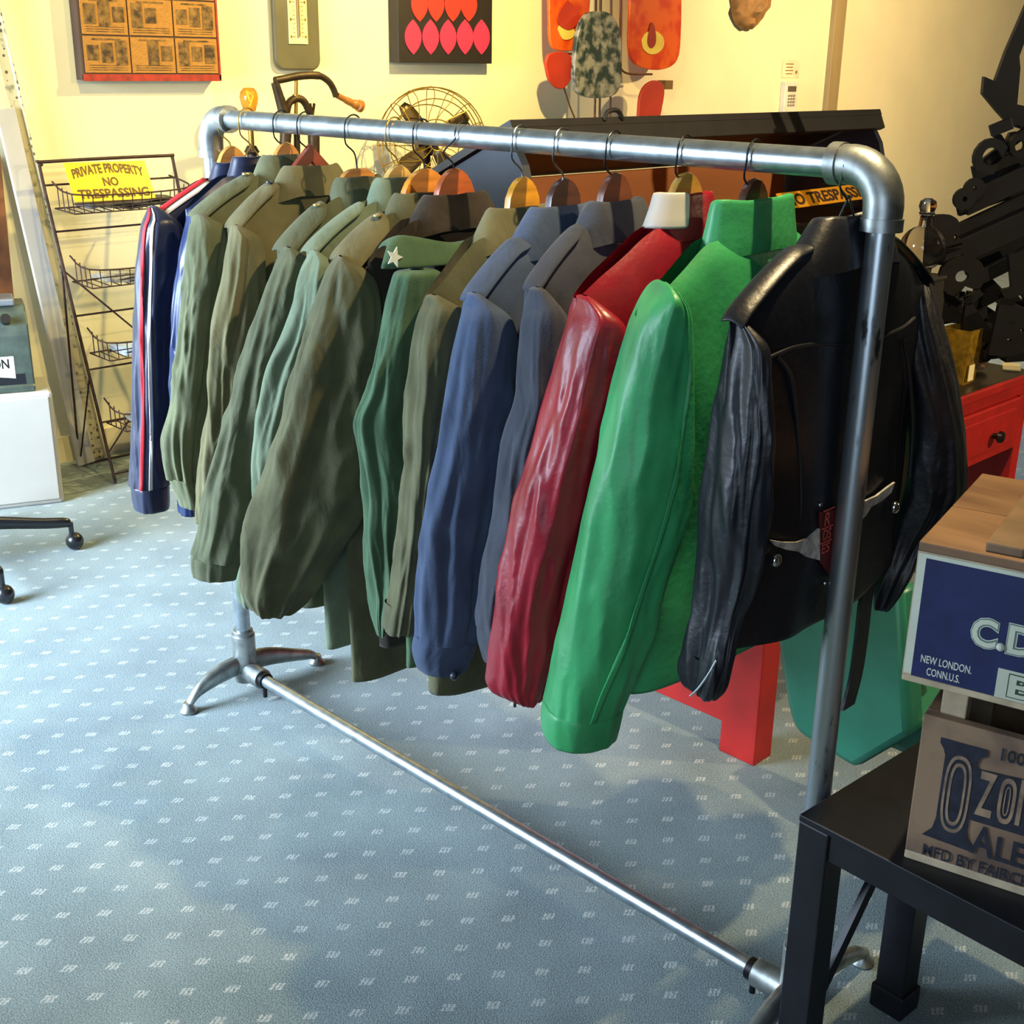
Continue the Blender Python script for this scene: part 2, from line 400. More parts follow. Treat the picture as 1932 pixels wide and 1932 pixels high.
def body_pt(s, t, f):
    """t angle around, f 0 at hem, 1 at shoulder ridge"""
    ys = s['sh'][0]; wh = s.get('wh', ys - .01); wc = s.get('wc', ys - .005)
    wd = wh + (wc - wh) * min(1, f / .6) if f < .6 else wc + (ys - wc) * ((f - .6) / .4)
    d0 = s['d']; d = d0 * (1.05 - .05 * f)
    if f > .72: d = .016 + (d - .016) * math.sqrt(max(0, 1 - ((f - .72) / .28) ** 2.4))
    st = math.sin(t); ct = math.cos(t)
    y = wd * math.copysign(abs(st) ** .75, st); x = d * math.copysign(abs(ct) ** .8, ct)
    z1 = zridge(s, y); z = s['hem'] + (z1 - s['hem']) * f
    z += s.get('hemc', 0) * (y / ys) ** 2 * (1 - f)
    sd = s.get('seed', 0)
    x += (1 - f) ** .7 * s.get('fold', .010) * (math.sin(y * 34 + sd) * .6 + noise.noise(V((y * 9, z * 3, sd)))) * (.4 + f * 0) + .006 * noise.noise(V((y * 12 + sd, z * 7, ct * 2)))
    return V((s['x'] + x, y + s.get('yc', 0), z))
def body(root, s, m, name='body'):
    NN = 72; MM = 40; rows = []
    rows.append([body_pt(s, 2 * math.pi * k / NN, 0) * 1 + V((0, 0, .05)) + (V((s['x'], 0, 0)) - V((body_pt(s, 2 * math.pi * k / NN, 0).x, 0, 0))) * .35 for k in range(NN)])
    for i in range(MM + 1): rows.append([body_pt(s, 2 * math.pi * k / NN, i / MM) for k in range(NN)])
    return MB().grid(rows, closed=True).build(name, m, root, sub=1)
def collar(root, s, m, top, hw=None, fold=True, stand=.0, name='collar', flare=.006, pts=None):
    """band round the neck: up the outside to the fold, down the inside"""
    yn, zn = s['neck']; hw = hw or yn * .62; x = s['x']; dx0 = s.get('cx', .040); dx1 = s.get('cx1', .030)
    prof = []
    if fold: prof = [(yn + .014, zn - .020, dx0 + .010), (yn + .006, zn - .006 + .2 * (top - zn), dx0 + .006), (hw + .012, top - .010, dx1 + .007), (hw + .004, top, dx1 + .002), (hw - .004, top - .002, dx1 - .004), (hw - .002, zn - .02, dx1 - .003)]
    else: prof = [(yn + .004, zn - .022, dx0), (yn, zn - .004, dx0), (hw + .006, (zn + top) / 2, dx1 + .004), (hw + .002, top - .004, dx1 + .002), (hw - .002, top, dx1 - .001), (hw - .005, top - .004, dx1 - .005), (hw - .004, zn - .02, dx1 - .004)]
    NN = 48; rows = []
    for a, z, d in prof:
        r = []
        for k in range(NN):
            t = 2 * math.pi * k / NN; st = math.sin(t); ct = math.cos(t)
            y = a * math.copysign(abs(st) ** .9, st); xx = d * math.copysign(abs(ct) ** .9, ct)
            dz = .012 * (-(1 if ct < 0 else 0) * abs(ct)) * (1 if z > zn else 0) + .003 * noise.noise(V((y * 30, xx * 30, s.get('seed', 0))))
            # the outer edge hangs lower over the shoulders than at the nape
            if z < zn + .006: dz -= .016 * abs(st) ** 3
            r.append(V((x + xx + s.get('cox', 0), y + s.get('yc', 0) + s.get('ccy', .01), z + dz)))
        rows.append(r)
    return MB().grid(rows, closed=True).build(name, m, root, sub=1)
def shoulder_strap(root, s, m, side=-1, y_in=.085, wdt=.024, dx=.010, lift=.007, btn=None, y_out=None):
    ys = (y_out or s['sh'][0] + .004); rows = []
    for i in range(13):
        f = i / 12; y = ys + (y_in - ys) * f; w2 = wdt * (1 - .15 * f) * (1 if i < 11 else (.85 if i == 11 else .45))
        row = []
        for j in range(7):
            q = (j - 3) / 3; x = s['x'] + dx + q * w2
            z = zridge(s, y) + lift - .016 * (abs(q * w2 + dx) / .03) ** 2 - (.003 if i == 0 else 0) + .004 * math.sin(f * math.pi)
            row.append(V((x, side * y + s.get('yc', 0), z)))
        rows.append(row)
    o = MB().grid(rows).build('shoulder_strap', m, root, solid=.004, sub=1)
    if btn:
        y = y_in + .018; c = V((s['x'] + dx, side * y, zridge(s, y) + lift + .004))
        MB().lathe([(.0085, 0), (.009, .002), (.008, .004), (.0055, .0035), (.005, .0028)], c, 16).build('button', btn, o)
    return o
def far_sleeve(root, s, m, end=.66, bx=.035, seed=1, y=None, wd=.07):
    y = y or s['sh'][0] + .005; g = []; z0 = s['sh'][1] - .005; NN = 32
    e1 = V((0, 1, 0)); e2 = V((1, 0, 0)); K = 18
    for i in range(K + 1):
        f = i / K; c = V((s['x'], y + .03 * f, z0 + (end - z0) * f))
        k = (.3, .8)[i] if i < 2 else 1
        g.append(ring(c, e1, e2, wd * (1 - .25 * f) * k, min(bx, s['d']) * k, NN, seed + 3, .008))
    g.append(ring(c + V((0, 0, .05)), e1, e2, wd * .5, bx * .5, NN, seed, 0))
    return MB().grid(g, closed=True).build('sleeve', m, root, sub=1)
brass = mat('brass_button', 'b8a468', rough=.3, metal=.8)
darkbtn = mat('dark_button', '2a2f3a', rough=.3)
olive = cloth('olive_cotton', '60644a', var=.14)
olive2 = cloth('olive_drab_poplin', '676346', var=.14)
olive3 = cloth('olive_sateen', '525640', var=.14)
olive4 = cloth('olive_field_cloth', '55553d', var=.16)
sage = cloth('sage_green_cotton', '68755f', var=.12)
fatig = cloth('fatigue_green', '435c43', var=.14)
brown = cloth('dark_brown_wool', '2d2721', var=.35)
bluew = cloth('blue_grey_wool', '404d65', var=.14)
charw = cloth('charcoal_wool', '3d414a', var=.16)
navy = mat('navy_satin', '121a38', rough=.38, var=.15, vscale=7, bump=.3, bscale=30, spec=.5, sheen=.2)
navy2 = mat('navy_shiny_nylon', '1b2c54', rough=.36, var=.2, vscale=9, bump=.4, bscale=28, spec=.5)
redl = leather('red_leather', '8e1226', rough=.4)
greenl = leather('green_leather', '379a5e', rough=.44)
blackl = leather('black_leather', '15171f', rough=.4)
white_m = mat('white_leather', 'b9b2a9', rough=.5, var=.05)
redstripe = mat('red_stripe', 'c8202c', rough=.7); whitestripe = mat('white_stripe', 'ded6cc', rough=.7)

def S(k, neck, sh, hem, d, **kw):
    s = dict(x=HX[k], neck=neck, sh=sh, hem=hem, d=d, seed=k * 1.7); s.update(kw); return s
JG = None
def jacket(k, label, s, cat='jacket', name='jacket'):
    return thing(name, label, cat, (s['x'], s.get('yc', 0), s['hem']))

# 1 navy track jacket with stripes
s = S(1, (.070, 1.363), (.205, 1.293), .70, .032); J = jacket(1, 'navy track jacket with red and white sleeve stripes, at the far end of the rack', s)
body(J, s, navy); collar(J, s, navy, 1.402, hw=.046, fold=False); far_sleeve(J, s, navy)
rows1 = [(391, 279, 300), (415, 270, 335), (457, 266, 345), (542, 259, 335), (639, 254, 325), (722, 252, 320), (831, 250, 316), (914, 249, 317)]
sl1 = sleeve(J, 'sleeve', rows1, HX[1], navy, yb=-.21, bx=.042, phi=5, amp=.006, seed=1, cuff=[(913, 250, 316), (935, 252, 317), (961, 255, 318)])
def stripe(root, m, px, wpx, ypl, off=.012, name='stripe', segs=40):
    P = resample([(v, u, u) for u, v in px], segs) if px[0][1] < px[-1][1] else None
    rows = []
    for v, u, _ in P:
        rows.append([at(u - wpx / 2, v, 1, ypl(v)), at(u + wpx / 2, v, 1, ypl(v))])
    return rows
def sleeve_surface_stripe(root, m, rows, x0, yb, bx, phi, seed, amp, th_c, th_w, name, n=52, lift=.0012, yw=.5):
    R = rows_to_rings(rows, x0, yb, bx, phi, n, yw); g = []
    for i, (p, e1, e2, a, b) in enumerate(R):
        f = i / (n - 1); tc = th_c(f) if callable(th_c) else th_c; row = []
        for j in range(5):
            t = tc + th_w * (j - 2) / 2
            ct = math.copysign(abs(math.cos(t)) ** .85, math.cos(t)); st = math.copysign(abs(math.sin(t)) ** .85, math.sin(t)); z = p.z
            fo = fold_at(t, z, seed)
            r = 1 + (amp * min(1, f * 3 + .2) * fo + lift) / max(math.hypot(a * ct, b * st), .02)
            row.append(p + e1 * (a * ct * r) + e2 * (b * st * r))
        g.append(row)
    return MB().grid(g).build(name, m, root, solid=.0016)
def ridge_strip(root, s, m, y0, y1, dx, wdt, name, lift=.003):
    rows = []
    for i in range(12):
        y = y0 + (y1 - y0) * i / 11; row = []
        for j in range(3):
            q = dx + (j - 1) * wdt / 2
            row.append(V((s['x'] + q, -y, zridge(s, y) + lift - .012 * (q / .03) ** 2)))
        rows.append(row)
    MB().grid(rows).build(name, m, root, solid=.002)
sleeve_surface_stripe(sl1, redstripe, rows1, HX[1], -.21, .042, 5, 1, .006, lambda f: math.pi * (.96 - .20 * min(1, f * 1.3)), .11, 'stripe', lift=.0018)
sleeve_surface_stripe(sl1, whitestripe, rows1, HX[1], -.21, .042, 5, 1, .006, lambda f: math.pi * (.80 - .20 * min(1, f * 1.3)), .09, 'stripe', lift=.0018)
ridge_strip(J, s, redstripe, .07, .197, .008, .016, 'stripe'); ridge_strip(J, s, whitestripe, .07, .197, .026, .010, 'stripe')
# 2 plain navy track jacket
s = S(2, (.074, 1.376), (.172, 1.310), .70, .040); J = jacket(2, 'shiny plain navy track jacket half hidden by the first olive shirt', s)
body(J, s, navy2); collar(J, s, navy, 1.420, hw=.050, fold=False); far_sleeve(J, s, navy2)
sleeve(J, 'sleeve', [(398, 354, 372), (430, 347, 395), (470, 342, 405), (560, 328, 395), (650, 322, 385), (750, 322, 380), (850, 327, 380), (930, 333, 378)], HX[2], navy2, yb=-.215, bx=.036, phi=5, amp=.009, seed=2, cuff=[(929, 333, 378), (950, 334, 378), (970, 336, 378)])
# 3
s = S(3, (.084, 1.388), (.237, 1.312), .62, .030, fold=.006); J = jacket(3, 'faded olive army shirt jacket, the olive one nearest the navy track jackets', s)
body(J, s, olive); collar(J, s, olive, 1.432, hw=.056); far_sleeve(J, s, olive)
sleeve(J, 'sleeve', [(408, 361, 395), (432, 356, 430), (505, 349, 428), (603, 337, 415), (688, 330, 402), (760, 322, 395), (813, 315, 388), (867, 315, 382), (905, 321, 380)], HX[3], olive, yb=-.245, bx=.036, phi=8, amp=.011, seed=3, gather=.003, cuff=[(903, 321, 381), (930, 330, 380), (958, 338, 379)], tilt=-.15)
shoulder_strap(J, s, olive, btn=brass)
# 4
s = S(4, (.098, 1.372), (.205, 1.296), .58, .030, fold=.006); J = jacket(4, 'tan tinged olive army shirt hanging from the reddish brown angular hanger', s)
body(J, s, olive2); collar(J, s, olive2, 1.414, hw=.064); far_sleeve(J, s, olive2)
sleeve(J, 'sleeve', [(428, 433, 460), (445, 431, 490), (513, 425, 495), (591, 411, 490), (688, 398, 470), (795, 389, 455), (875, 377, 440), (940, 374, 430), (990, 374, 430)], HX[4], olive2, yb=-.24, bx=.036, phi=10, amp=.012, seed=4)
shoulder_strap(J, s, olive2, btn=darkbtn)
# 5
s = S(5, (.062, 1.362), (.196, 1.268), .47, .042); J = jacket(5, 'grey olive army jacket with buttoned shoulder strap and dark open cuff', s)
body(J, s, olive3); collar(J, s, olive3, 1.402, hw=.048); far_sleeve(J, s, olive3)
sleeve(J, 'sleeve', [(470, 529, 560), (493, 520, 590), (554, 498, 590), (632, 473, 580), (700, 451, 560), (770, 433, 535), (846, 408, 515), (922, 386, 500), (994, 375, 480), (1050, 364, 458)], HX[5], olive3, yb=-.25, bx=.046, phi=18, amp=.014, seed=5, gather=.004, cuff=[(1048, 363, 458), (1066, 362, 454), (1086, 364, 448)], tilt=-.08)
shoulder_strap(J, s, olive3, btn=brass, wdt=.030)
# 6
s = S(6, (.070, 1.364), (.220, 1.280), 42e-2, .026, fold=.005); J = jacket(6, 'pale sage green army shirt squeezed between two darker olive jackets', s)
body(J, s, sage); collar(J, s, sage, 1.410, hw=.050); far_sleeve(J, s, sage)
sleeve(J, 'sleeve', [(476, 583, 605), (505, 571, 640), (578, 558, 640), (639, 541, 630), (688, 519, 615), (741, 505, 600), (813, 485, 590), (882, 474, 580), (962, 476, 570), (1041, 464, 550), (1110, 452, 530), (1141, 456, 520)], HX[6], sage, yb=-.25, bx=.036, phi=14, amp=.012, seed=6)
shoulder_strap(J, s, sage, dx=.004)
# 7
s = S(7, (.098, 1.350), (.215, 1.275), .37, .030, fold=.006); J = jacket(7, 'olive army parka with wide balloon sleeve and broad buttoned shoulder strap, under the orange hanger', s, name='parka', cat='parka')
body(J, s, olive4); collar(J, s, olive4, 1.388, hw=.070); far_sleeve(J, s, olive4)
sleeve(J, 'sleeve', [(487, 630, 655), (510, 619, 695), (552, 607, 712), (616, 586, 716), (707, 560, 712), (780, 541, 706), (850, 515, 700), (904, 498, 696), (976, 480, 684), (1040, 471, 640), (1085, 464, 610), (1120, 463, 585), (1150, 480, 550)], HX[7], olive4, yb=-.26, bx=.052, phi=30, amp=.016, seed=7, gather=.003, tilt=-.1)
shoulder_strap(J, s, olive2, btn=brass, wdt=.034, dx=.016, y_in=.105)
# 8 star collar fatigue shirt, slipped down
s = S(8, (.085, 1.250), (.178, 1.195), .46, .024, wh=.17, wc=.17, yc=-.02); J = jacket(8, 'slipped down green fatigue shirt with a white star embroidered on its collar', s, name='shirt', cat='shirt')
body(J, s, fatig); far_sleeve(J, s, fatig, end=.6)
sleeve(J, 'sleeve', [(512, 744, 830), (578, 728, 826), (655, 713, 815), (733, 695, 805), (781, 675, 800), (843, 681, 790), (936, 693, 775), (1014, 693, 762), (1092, 696, 748), (1163, 702, 730), (1203, 713, 724)], HX[8], fatig, yb=-.23, bx=.034, phi=14, amp=.012, seed=8)
top = [(731, 462), (738, 450), (752, 444), (767, 442), (792, 446), (819, 452), (842, 456), (864, 458), (890, 450)]
bot = [(717, 508), (724, 508), (738, 508), (752, 507), (778, 506), (806, 504), (832, 502), (860, 499), (888, 494)]
xs = [.918, .924, .930, .936, .940, .942, .942, .940, .936]; rows = []
for j in range(6):
    f = j / 5; r = []
    for i in range(9):
        u = top[i][0] + (bot[i][0] - top[i][0]) * f; v = top[i][1] + (bot[i][1] - top[i][1]) * f
        r.append(at(u, v, 0, xs[i] + .010 * math.sin(f * math.pi * .5) - .008 * (1 - f)))
    rows.append(r)
back = [[p + V((-.045 - .01 * j, .02, -.010 - .008 * j)) for p in rows[0]] for j in range(2)]
clr = MB().grid([back[1], back[0]] + rows).build('collar', fatig, J, solid=.004, sub=1)
sp = []
sc0 = at(737, 484, 0, .934); sx = (at(747, 484, 0, .934) - sc0).normalized(); sz = V((0, 0, 1)); nn = sx.cross(sz).normalized(); nn = nn if nn.dot(CAM - sc0) > 0 else -nn
for i in range(10):
    a = math.pi / 2 + i * math.pi / 5 - .3; r = .019 if i % 2 == 0 else .008
    sp.append(sc0 + nn * .010 + sx * (r * math.cos(a)) + sz * (r * math.sin(a)))
MB().prism(sp, nn, .002).build('star_patch', mat('white_thread', 'c9d2cc', rough=.8), clr, smooth=False)
# 8b dark brown coat
s = S(85, (.110, 1.345), (.205, 1.275), .48, .030); J = jacket(85, 'dark brown coat with a ribbed collar behind the star collared green shirt', s, name='coat', cat='coat')
body(J, s, brown); collar(J, s, brown, 1.392, hw=.070); far_sleeve(J, s, brown)
sleeve(J, 'sleeve', [(500, 800, 830), (560, 790, 840), (700, 770, 826), (900, 735, 775), (1000, 730, 765)], HX[85], brown, yb=-.16, bx=.02, phi=5, amp=.006, seed=9)
# 9 field jacket
s = S(9, (.115, 1.332), (.230, 1.230), .435, .040, hemc=.02); J = jacket(9, 'long olive field jacket next to the blue grey wool jacket, hem lowest of all', s)
body(J, s, olive4); collar(J, s, olive2, 1.384, hw=.076); far_sleeve(J, s, olive4)
sleeve(J, 'sleeve', [(560, 803, 835), (580, 796, 872), (603, 790, 880), (655, 780, 880), (720, 775, 866), (781, 768, 848), (843, 765, 830), (936, 756, 816), (1014, 750, 806), (1092, 737, 799), (1150, 727, 794), (1190, 721, 784)], HX[9], olive4, yb=-.25, bx=.040, phi=12, amp=.011, seed=10)
# 10 blue wool
s = S(10, (.118, 1.332), (.228, 1.250), .62, .040); J = jacket(10, 'blue grey wool uniform jacket with buttoned cuff, between olive field jacket and charcoal jacket', s)
body(J, s, bluew); collar(J, s, bluew, 1.394, hw=.072); far_sleeve(J, s, bluew)
b10 = sleeve(J, 'sleeve', [(556, 880, 910), (580, 873, 945), (603, 868, 965), (668, 855, 975), (772, 837, 968), (859, 824, 955), (967, 802, 932), (1076, 789, 914), (1154, 787, 908), (1203, 784, 900)], HX[10], bluew, yb=-.25, bx=.046, phi=16, amp=.008, seed=11, gather=.004, cuff=[(1201, 783, 901), (1230, 778, 892), (1262, 786, 878)], tilt=-.12)
shoulder_strap(J, s, bluew, dx=.012, wdt=.022)
c = at(858, 1262, 1, -.27) + V((.02, -.02, 0)); 
MB().ball(c, (.008, .008, .008), 10, 6).build('button', darkbtn, b10)
# 11 charcoal
s = S(11, (.086, 1.366), (.200, 1.278), .66, .044); J = jacket(11, 'charcoal grey wool jacket with a broad turned down collar, beside the red leather jacket', s)
body(J, s, charw); collar(J, s, charw, 1.412, hw=.058); far_sleeve(J, s, charw)
sleeve(J, 'sleeve', [(546, 999, 1030), (580, 988, 1060), (605, 984, 1072), (696, 976, 1075), (750, 974, 1065), (836, 950, 1045), (972, 931, 1020), (1069, 912, 1000), (1146, 901, 985), (1190, 902, 975)], HX[11], charw, yb=-.24, bx=.044, phi=12, amp=.007, seed=12, cuff=[(1189, 901, 976), (1220, 903, 970), (1256, 914, 962)], tilt=-.05)
shoulder_strap(J, s, charw, dx=.010, wdt=.018, lift=.010)
# 12 red leather
s = S(12, (.080, 1.384), (.248, 1.290), .66, .046); J = jacket(12, 'red leather jacket with a white collar panel', s)
body(J, s, redl); cl = collar(J, s, redl, 1.434, hw=.060, fold=False)
far_sleeve(J, s, redl)
rows = []
for z, a, d in ((1.380, .0875, .0445), (1.41, .0725, .037), (1.437, .0655, .0345)):
    r = []
    for i in range(14):
        t = -math.pi * (.70) + i / 13 * math.pi * .575
        st = math.sin(t); ct = math.cos(t)
        r.append(V((s['x'] + d * math.copysign(abs(ct) ** .9, ct), a * math.copysign(abs(st) ** .9, st) + .01, z + (0 if ct > 0 else .012 * ct * .6))))
    rows.append(r)
MB().grid(rows).build('white_panel', white_m, cl, solid=.003, sub=1, label='white collar panel')
sleeve(J, 'sleeve', [(562, 1086, 1120), (590, 1078, 1160), (618, 1069, 1180), (722, 1041, 1178), (800, 1018, 1165), (875, 997, 1150), (1010, 966, 1112), (1108, 943, 1090), (1185, 931, 1072), (1250, 926, 1052), (1294, 924, 1036), (1312, 945, 1010)], HX[12], redl, yb=-.26, bx=.058, phi=20, amp=.011, seed=13)
# 13 green leather
s = S(13, (.115, 1.378), (.262, 1.285), .665, .050); J = jacket(13, 'bright green leather jacket with a tall stand collar', s)
body(J, s, greenl); collar(J, s, greenl, 1.437, hw=.098, fold=False); far_sleeve(J, s, greenl)
rows13 = [(535, 1237, 1264), (574, 1211, 1292), (613, 1191, 1302), (670, 1175, 1306), (729, 1157, 1308), (836, 1133, 1308), (933, 1108, 1303), (1010, 1095, 1285), (1088, 1079, 1258), (1185, 1055, 1232), (1260, 1040, 1200), (1327, 1028, 1174)]
g13 = sleeve(J, 'sleeve', rows13, HX[13], greenl, yb=-.27, bx=.060, phi=30, amp=.006, seed=14, cuff=[(1325, 1025, 1176), (1355, 1022, 1170), (1388, 1026, 1160)], tilt=.02)
sleeve_surface_stripe(g13, greenl, rows13, HX[13], -.27, .060, 30, 14, .006, lambda f: math.pi * (.30 + .22 * f), .05, 'seam', lift=.0035)
# 14 black leather motorcycle jacket
s = S(14, (.125, 1.374), (.262, 1.297), .778, .034, wh=.26, wc=.255, hemc=.03); J = jacket(14, 'black leather motorcycle jacket seen from the back, with horn patches, nearest on the rack', s)
bk = body(J, s, blackl); collar(J, s, blackl, 1.428, hw=.070)
sleeve(J, 'sleeve', [(606, 1386, 1405), (640, 1377, 1440), (660, 1373, 1445), (722, 1364, 1446), (815, 1351, 1446), (908, 1339, 1445), (970, 1333, 1441), (1030, 1332, 1429), (1088, 1328, 1413), (1166, 1318, 1391), (1224, 1302, 1379), (1290, 1290, 1360), (1310, 1300, 1345)], HX[14], blackl, yb=-.26, bx=.058, phi=16, amp=.010, seed=15, tilt=.05)
sleeve(J, 'sleeve', [(500, 1722, 1742), (552, 1700, 1764), (623, 1696, 1784), (707, 1700, 1806), (815, 1708, 1822), (878, 1703, 1824), (921, 1698, 1821), (970, 1688, 1790), (1026, 1678, 1746), (1092, 1655, 1716), (1150, 1648, 1676)], HX[14], blackl, yb=.27, bx=.058, phi=-14, amp=.006, seed=16)
shoulder_strap(J, s, blackl, dx=.004, wdt=.02, lift=.012); shoulder_strap(J, s, blackl, side=1, dx=.004, wdt=.02, lift=.012)
bx14 = HX[14] + .034
def on_back(u, v, lift=.0): 
    p = at(u, v, 0, bx14 + .004 + lift)
    return p
# yoke seam, side pleats
def px_tube(px, r, x=bx14, n=8, k=6):
    return MB().tube(smooth_path([at(u, v, 0, x) for u, v in px], k), r, n)
px_tube([(1440, 680), (1466, 668), (1500, 655), (1545, 649), (1600, 650), (1650, 640), (1699, 620), (1725, 600)], .003).build('yoke_seam', blackl, bk)
px_tube([(1466, 672), (1490, 705), (1500, 760), (1508, 840), (1512, 930), (1508, 1000)], .0035).build('side_seam', blackl, bk)
px_tube([(1705, 640), (1715, 700), (1722, 800), (1716, 900)], .0035).build('side_seam', blackl, bk)
horn = mat('horn_patch', 'b9b4ac', rough=.5, var=.35, vscale=60, bump=.3, bscale=120)
pl = bx14 + .006
for px in ([(1451, 1018), (1475, 1022), (1500, 1022), (1522, 1014), (1543, 996), (1543, 1056), (1520, 1050), (1505, 1040), (1480, 1036), (1462, 1030)],
           [(1685, 909), (1672, 918), (1650, 935), (1625, 946), (1618, 950), (1616, 985), (1630, 972), (1640, 955), (1660, 944), (1678, 928)]):
    MB().prism([at(u, v, 0, pl) for u, v in px], (1, 0, 0), .004).build('horn_patch', horn, bk, smooth=False, label='white horn shaped patch')
tag = MB().prism([at(u, v, 0, pl) for u, v in ((1545, 965), (1610, 955), (1606, 1075), (1572, 1095), (1546, 1060))], (1, 0, 0), .004).build('red_badge', mat('badge_red', '5d1716', rough=.5), bk, smooth=False, label='dark red badge')
lm = MB(); red_t = mat('badge_lettering', 'd0503c', rough=.5)
Ob = at(1552, 975, 0, pl + .006); Yb = V((0, 0, 1)); Xb = V((0, 1, 0)); 
qx = .022
for sx_, z0_, z1_, ww in (('R', -.018, .004, .016), ('DS', -.042, -.024, .022), ('ES', -.064, -.048, .022)): text_on(lm, sx_, Ob, Xb, Yb, .008, .008 + ww, z0_, z1_)
for z in (.008, -.021, -.045): lm.box(Ob + Xb * .018 + Yb * z, (.002, .030, .0018))
lm.build('lettering', red_t, tag, smooth=False)
for u, v in ((1464, 1057), (1689, 957)):
    MB().ball(at(u, v, 0, pl), (.008, .011, .011), 14, 8).build('stud', mat('chrome', 'c8ccd2', rough=.15, metal=1), bk)
for u, v in ((1547, 952), (1556, 1100)):
    MB().ball(at(u, v, 0, pl), (.004, .004, .004), 10, 6).build('stud', mat('chrome', 'c8ccd2'), bk)
# belt end hanging from the hem
bl = [at(u, v, 0, HX[14]) for u, v in ((1640, 1090), (1630, 1130), (1622, 1200), (1612, 1270), (1596, 1333))]
MB().grid([[p + V((0, -.020, 0)), p + V((.006, -.02, 0)), p + V((.006, .020, 0)), p + V((0, .020, 0))] for p in smooth_path(bl, 4)], closed=True).build('belt', blackl, bk)
# zip pull on the red sleeve
zp = mat('chrome', 'c8ccd2')
zt_ = [at(u, v, 1, -.285) for u, v in ((1352, 1245), (1338, 1270), (1318, 1298), (1302, 1313))]
MB().tube(smooth_path(zt_, 4), .0018, 6).build('cuff_zip', zp, bk)
pz = at(973, 1312, 1, -.25); MB().tube([pz + V((0, 0, .01)), pz + V((0, -.002, -.022))], .003, 6).build('zip_pull', mat('dark_button', '2a2f3a'), [o for o in bpy.data.objects if o.get('label', '').startswith('red leather jacket')][0])
# ------------------------------------------------------------------ hangers
HG = {1: ('c48a3c', 1.433, .038, 'wood'), 2: (None, 1.44, 0, 'wire'), 3: ('c0803a', 1.452, .036, 'wood'), 4: ('7d3420', 1.453, .03, 'angle'), 5: ('b47830', 1.414, .05, 'flat'), 6: ('c9a257', 1.428, .04, 'wood'), 7: ('c67d25', 1.426, .055, 'wood'),
      85: ('a5501f', 1.432, .045, 'wood'), 9: ('c98a1c', 1.429, .038, 'wood'), 10: ('4a2a20', 1.434, .040, 'wood'), 11: ('6b3a26', 1.451, .038, 'wood'), 12: ('b98a38', 1.461, .040, 'wood'), 13: ('4b2614', 1.461, .034, 'wood'), 14: (None, 1.45, 0, 'wire')}
HLAB = {1: 'pale wooden hanger at the far end holding the striped track jacket', 2: 'thin wire hanger holding the plain navy track jacket', 3: 'honey wood hanger with a dark hook holding the first olive shirt from the far end',
        4: 'reddish brown angular hanger showing a wishbone shape above an olive shirt', 5: 'flat wooden hanger with a long curved hook, lowest of the far hangers', 6: 'pale blond hanger with a gold hook holding the sage green shirt', 7: 'wide orange wooden hanger holding the balloon sleeved parka',
        85: 'red brown rounded hanger holding the dark brown coat', 9: 'golden wooden hanger holding the long olive field jacket', 10: 'dark brown glossy hanger with a silver hook over the blue grey jacket', 11: 'brown wooden hanger with rounded top over the charcoal jacket',
        12: 'pale wooden hanger over the red leather jacket', 13: 'dark hanger mostly hidden inside the green leather jacket', 14: 'bare wire hanger under the black leather jacket at the near end'}
hookm = {0: mat('hook_steel', '9aa0a6', rough=.25, metal=1), 1: mat('hook_dark', '3d4146', rough=.35, metal=.9), 2: mat('hook_brass', 'c7a559', rough=.3, metal=.9)}
NECK = {1: 1.365, 2: 1.376, 3: 1.388, 4: 1.372, 5: 1.362, 6: 1.364, 7: 1.35, 85: 1.345, 9: 1.332, 10: 1.332, 11: 1.366, 12: 1.384, 13: 1.378, 14: 1.374}
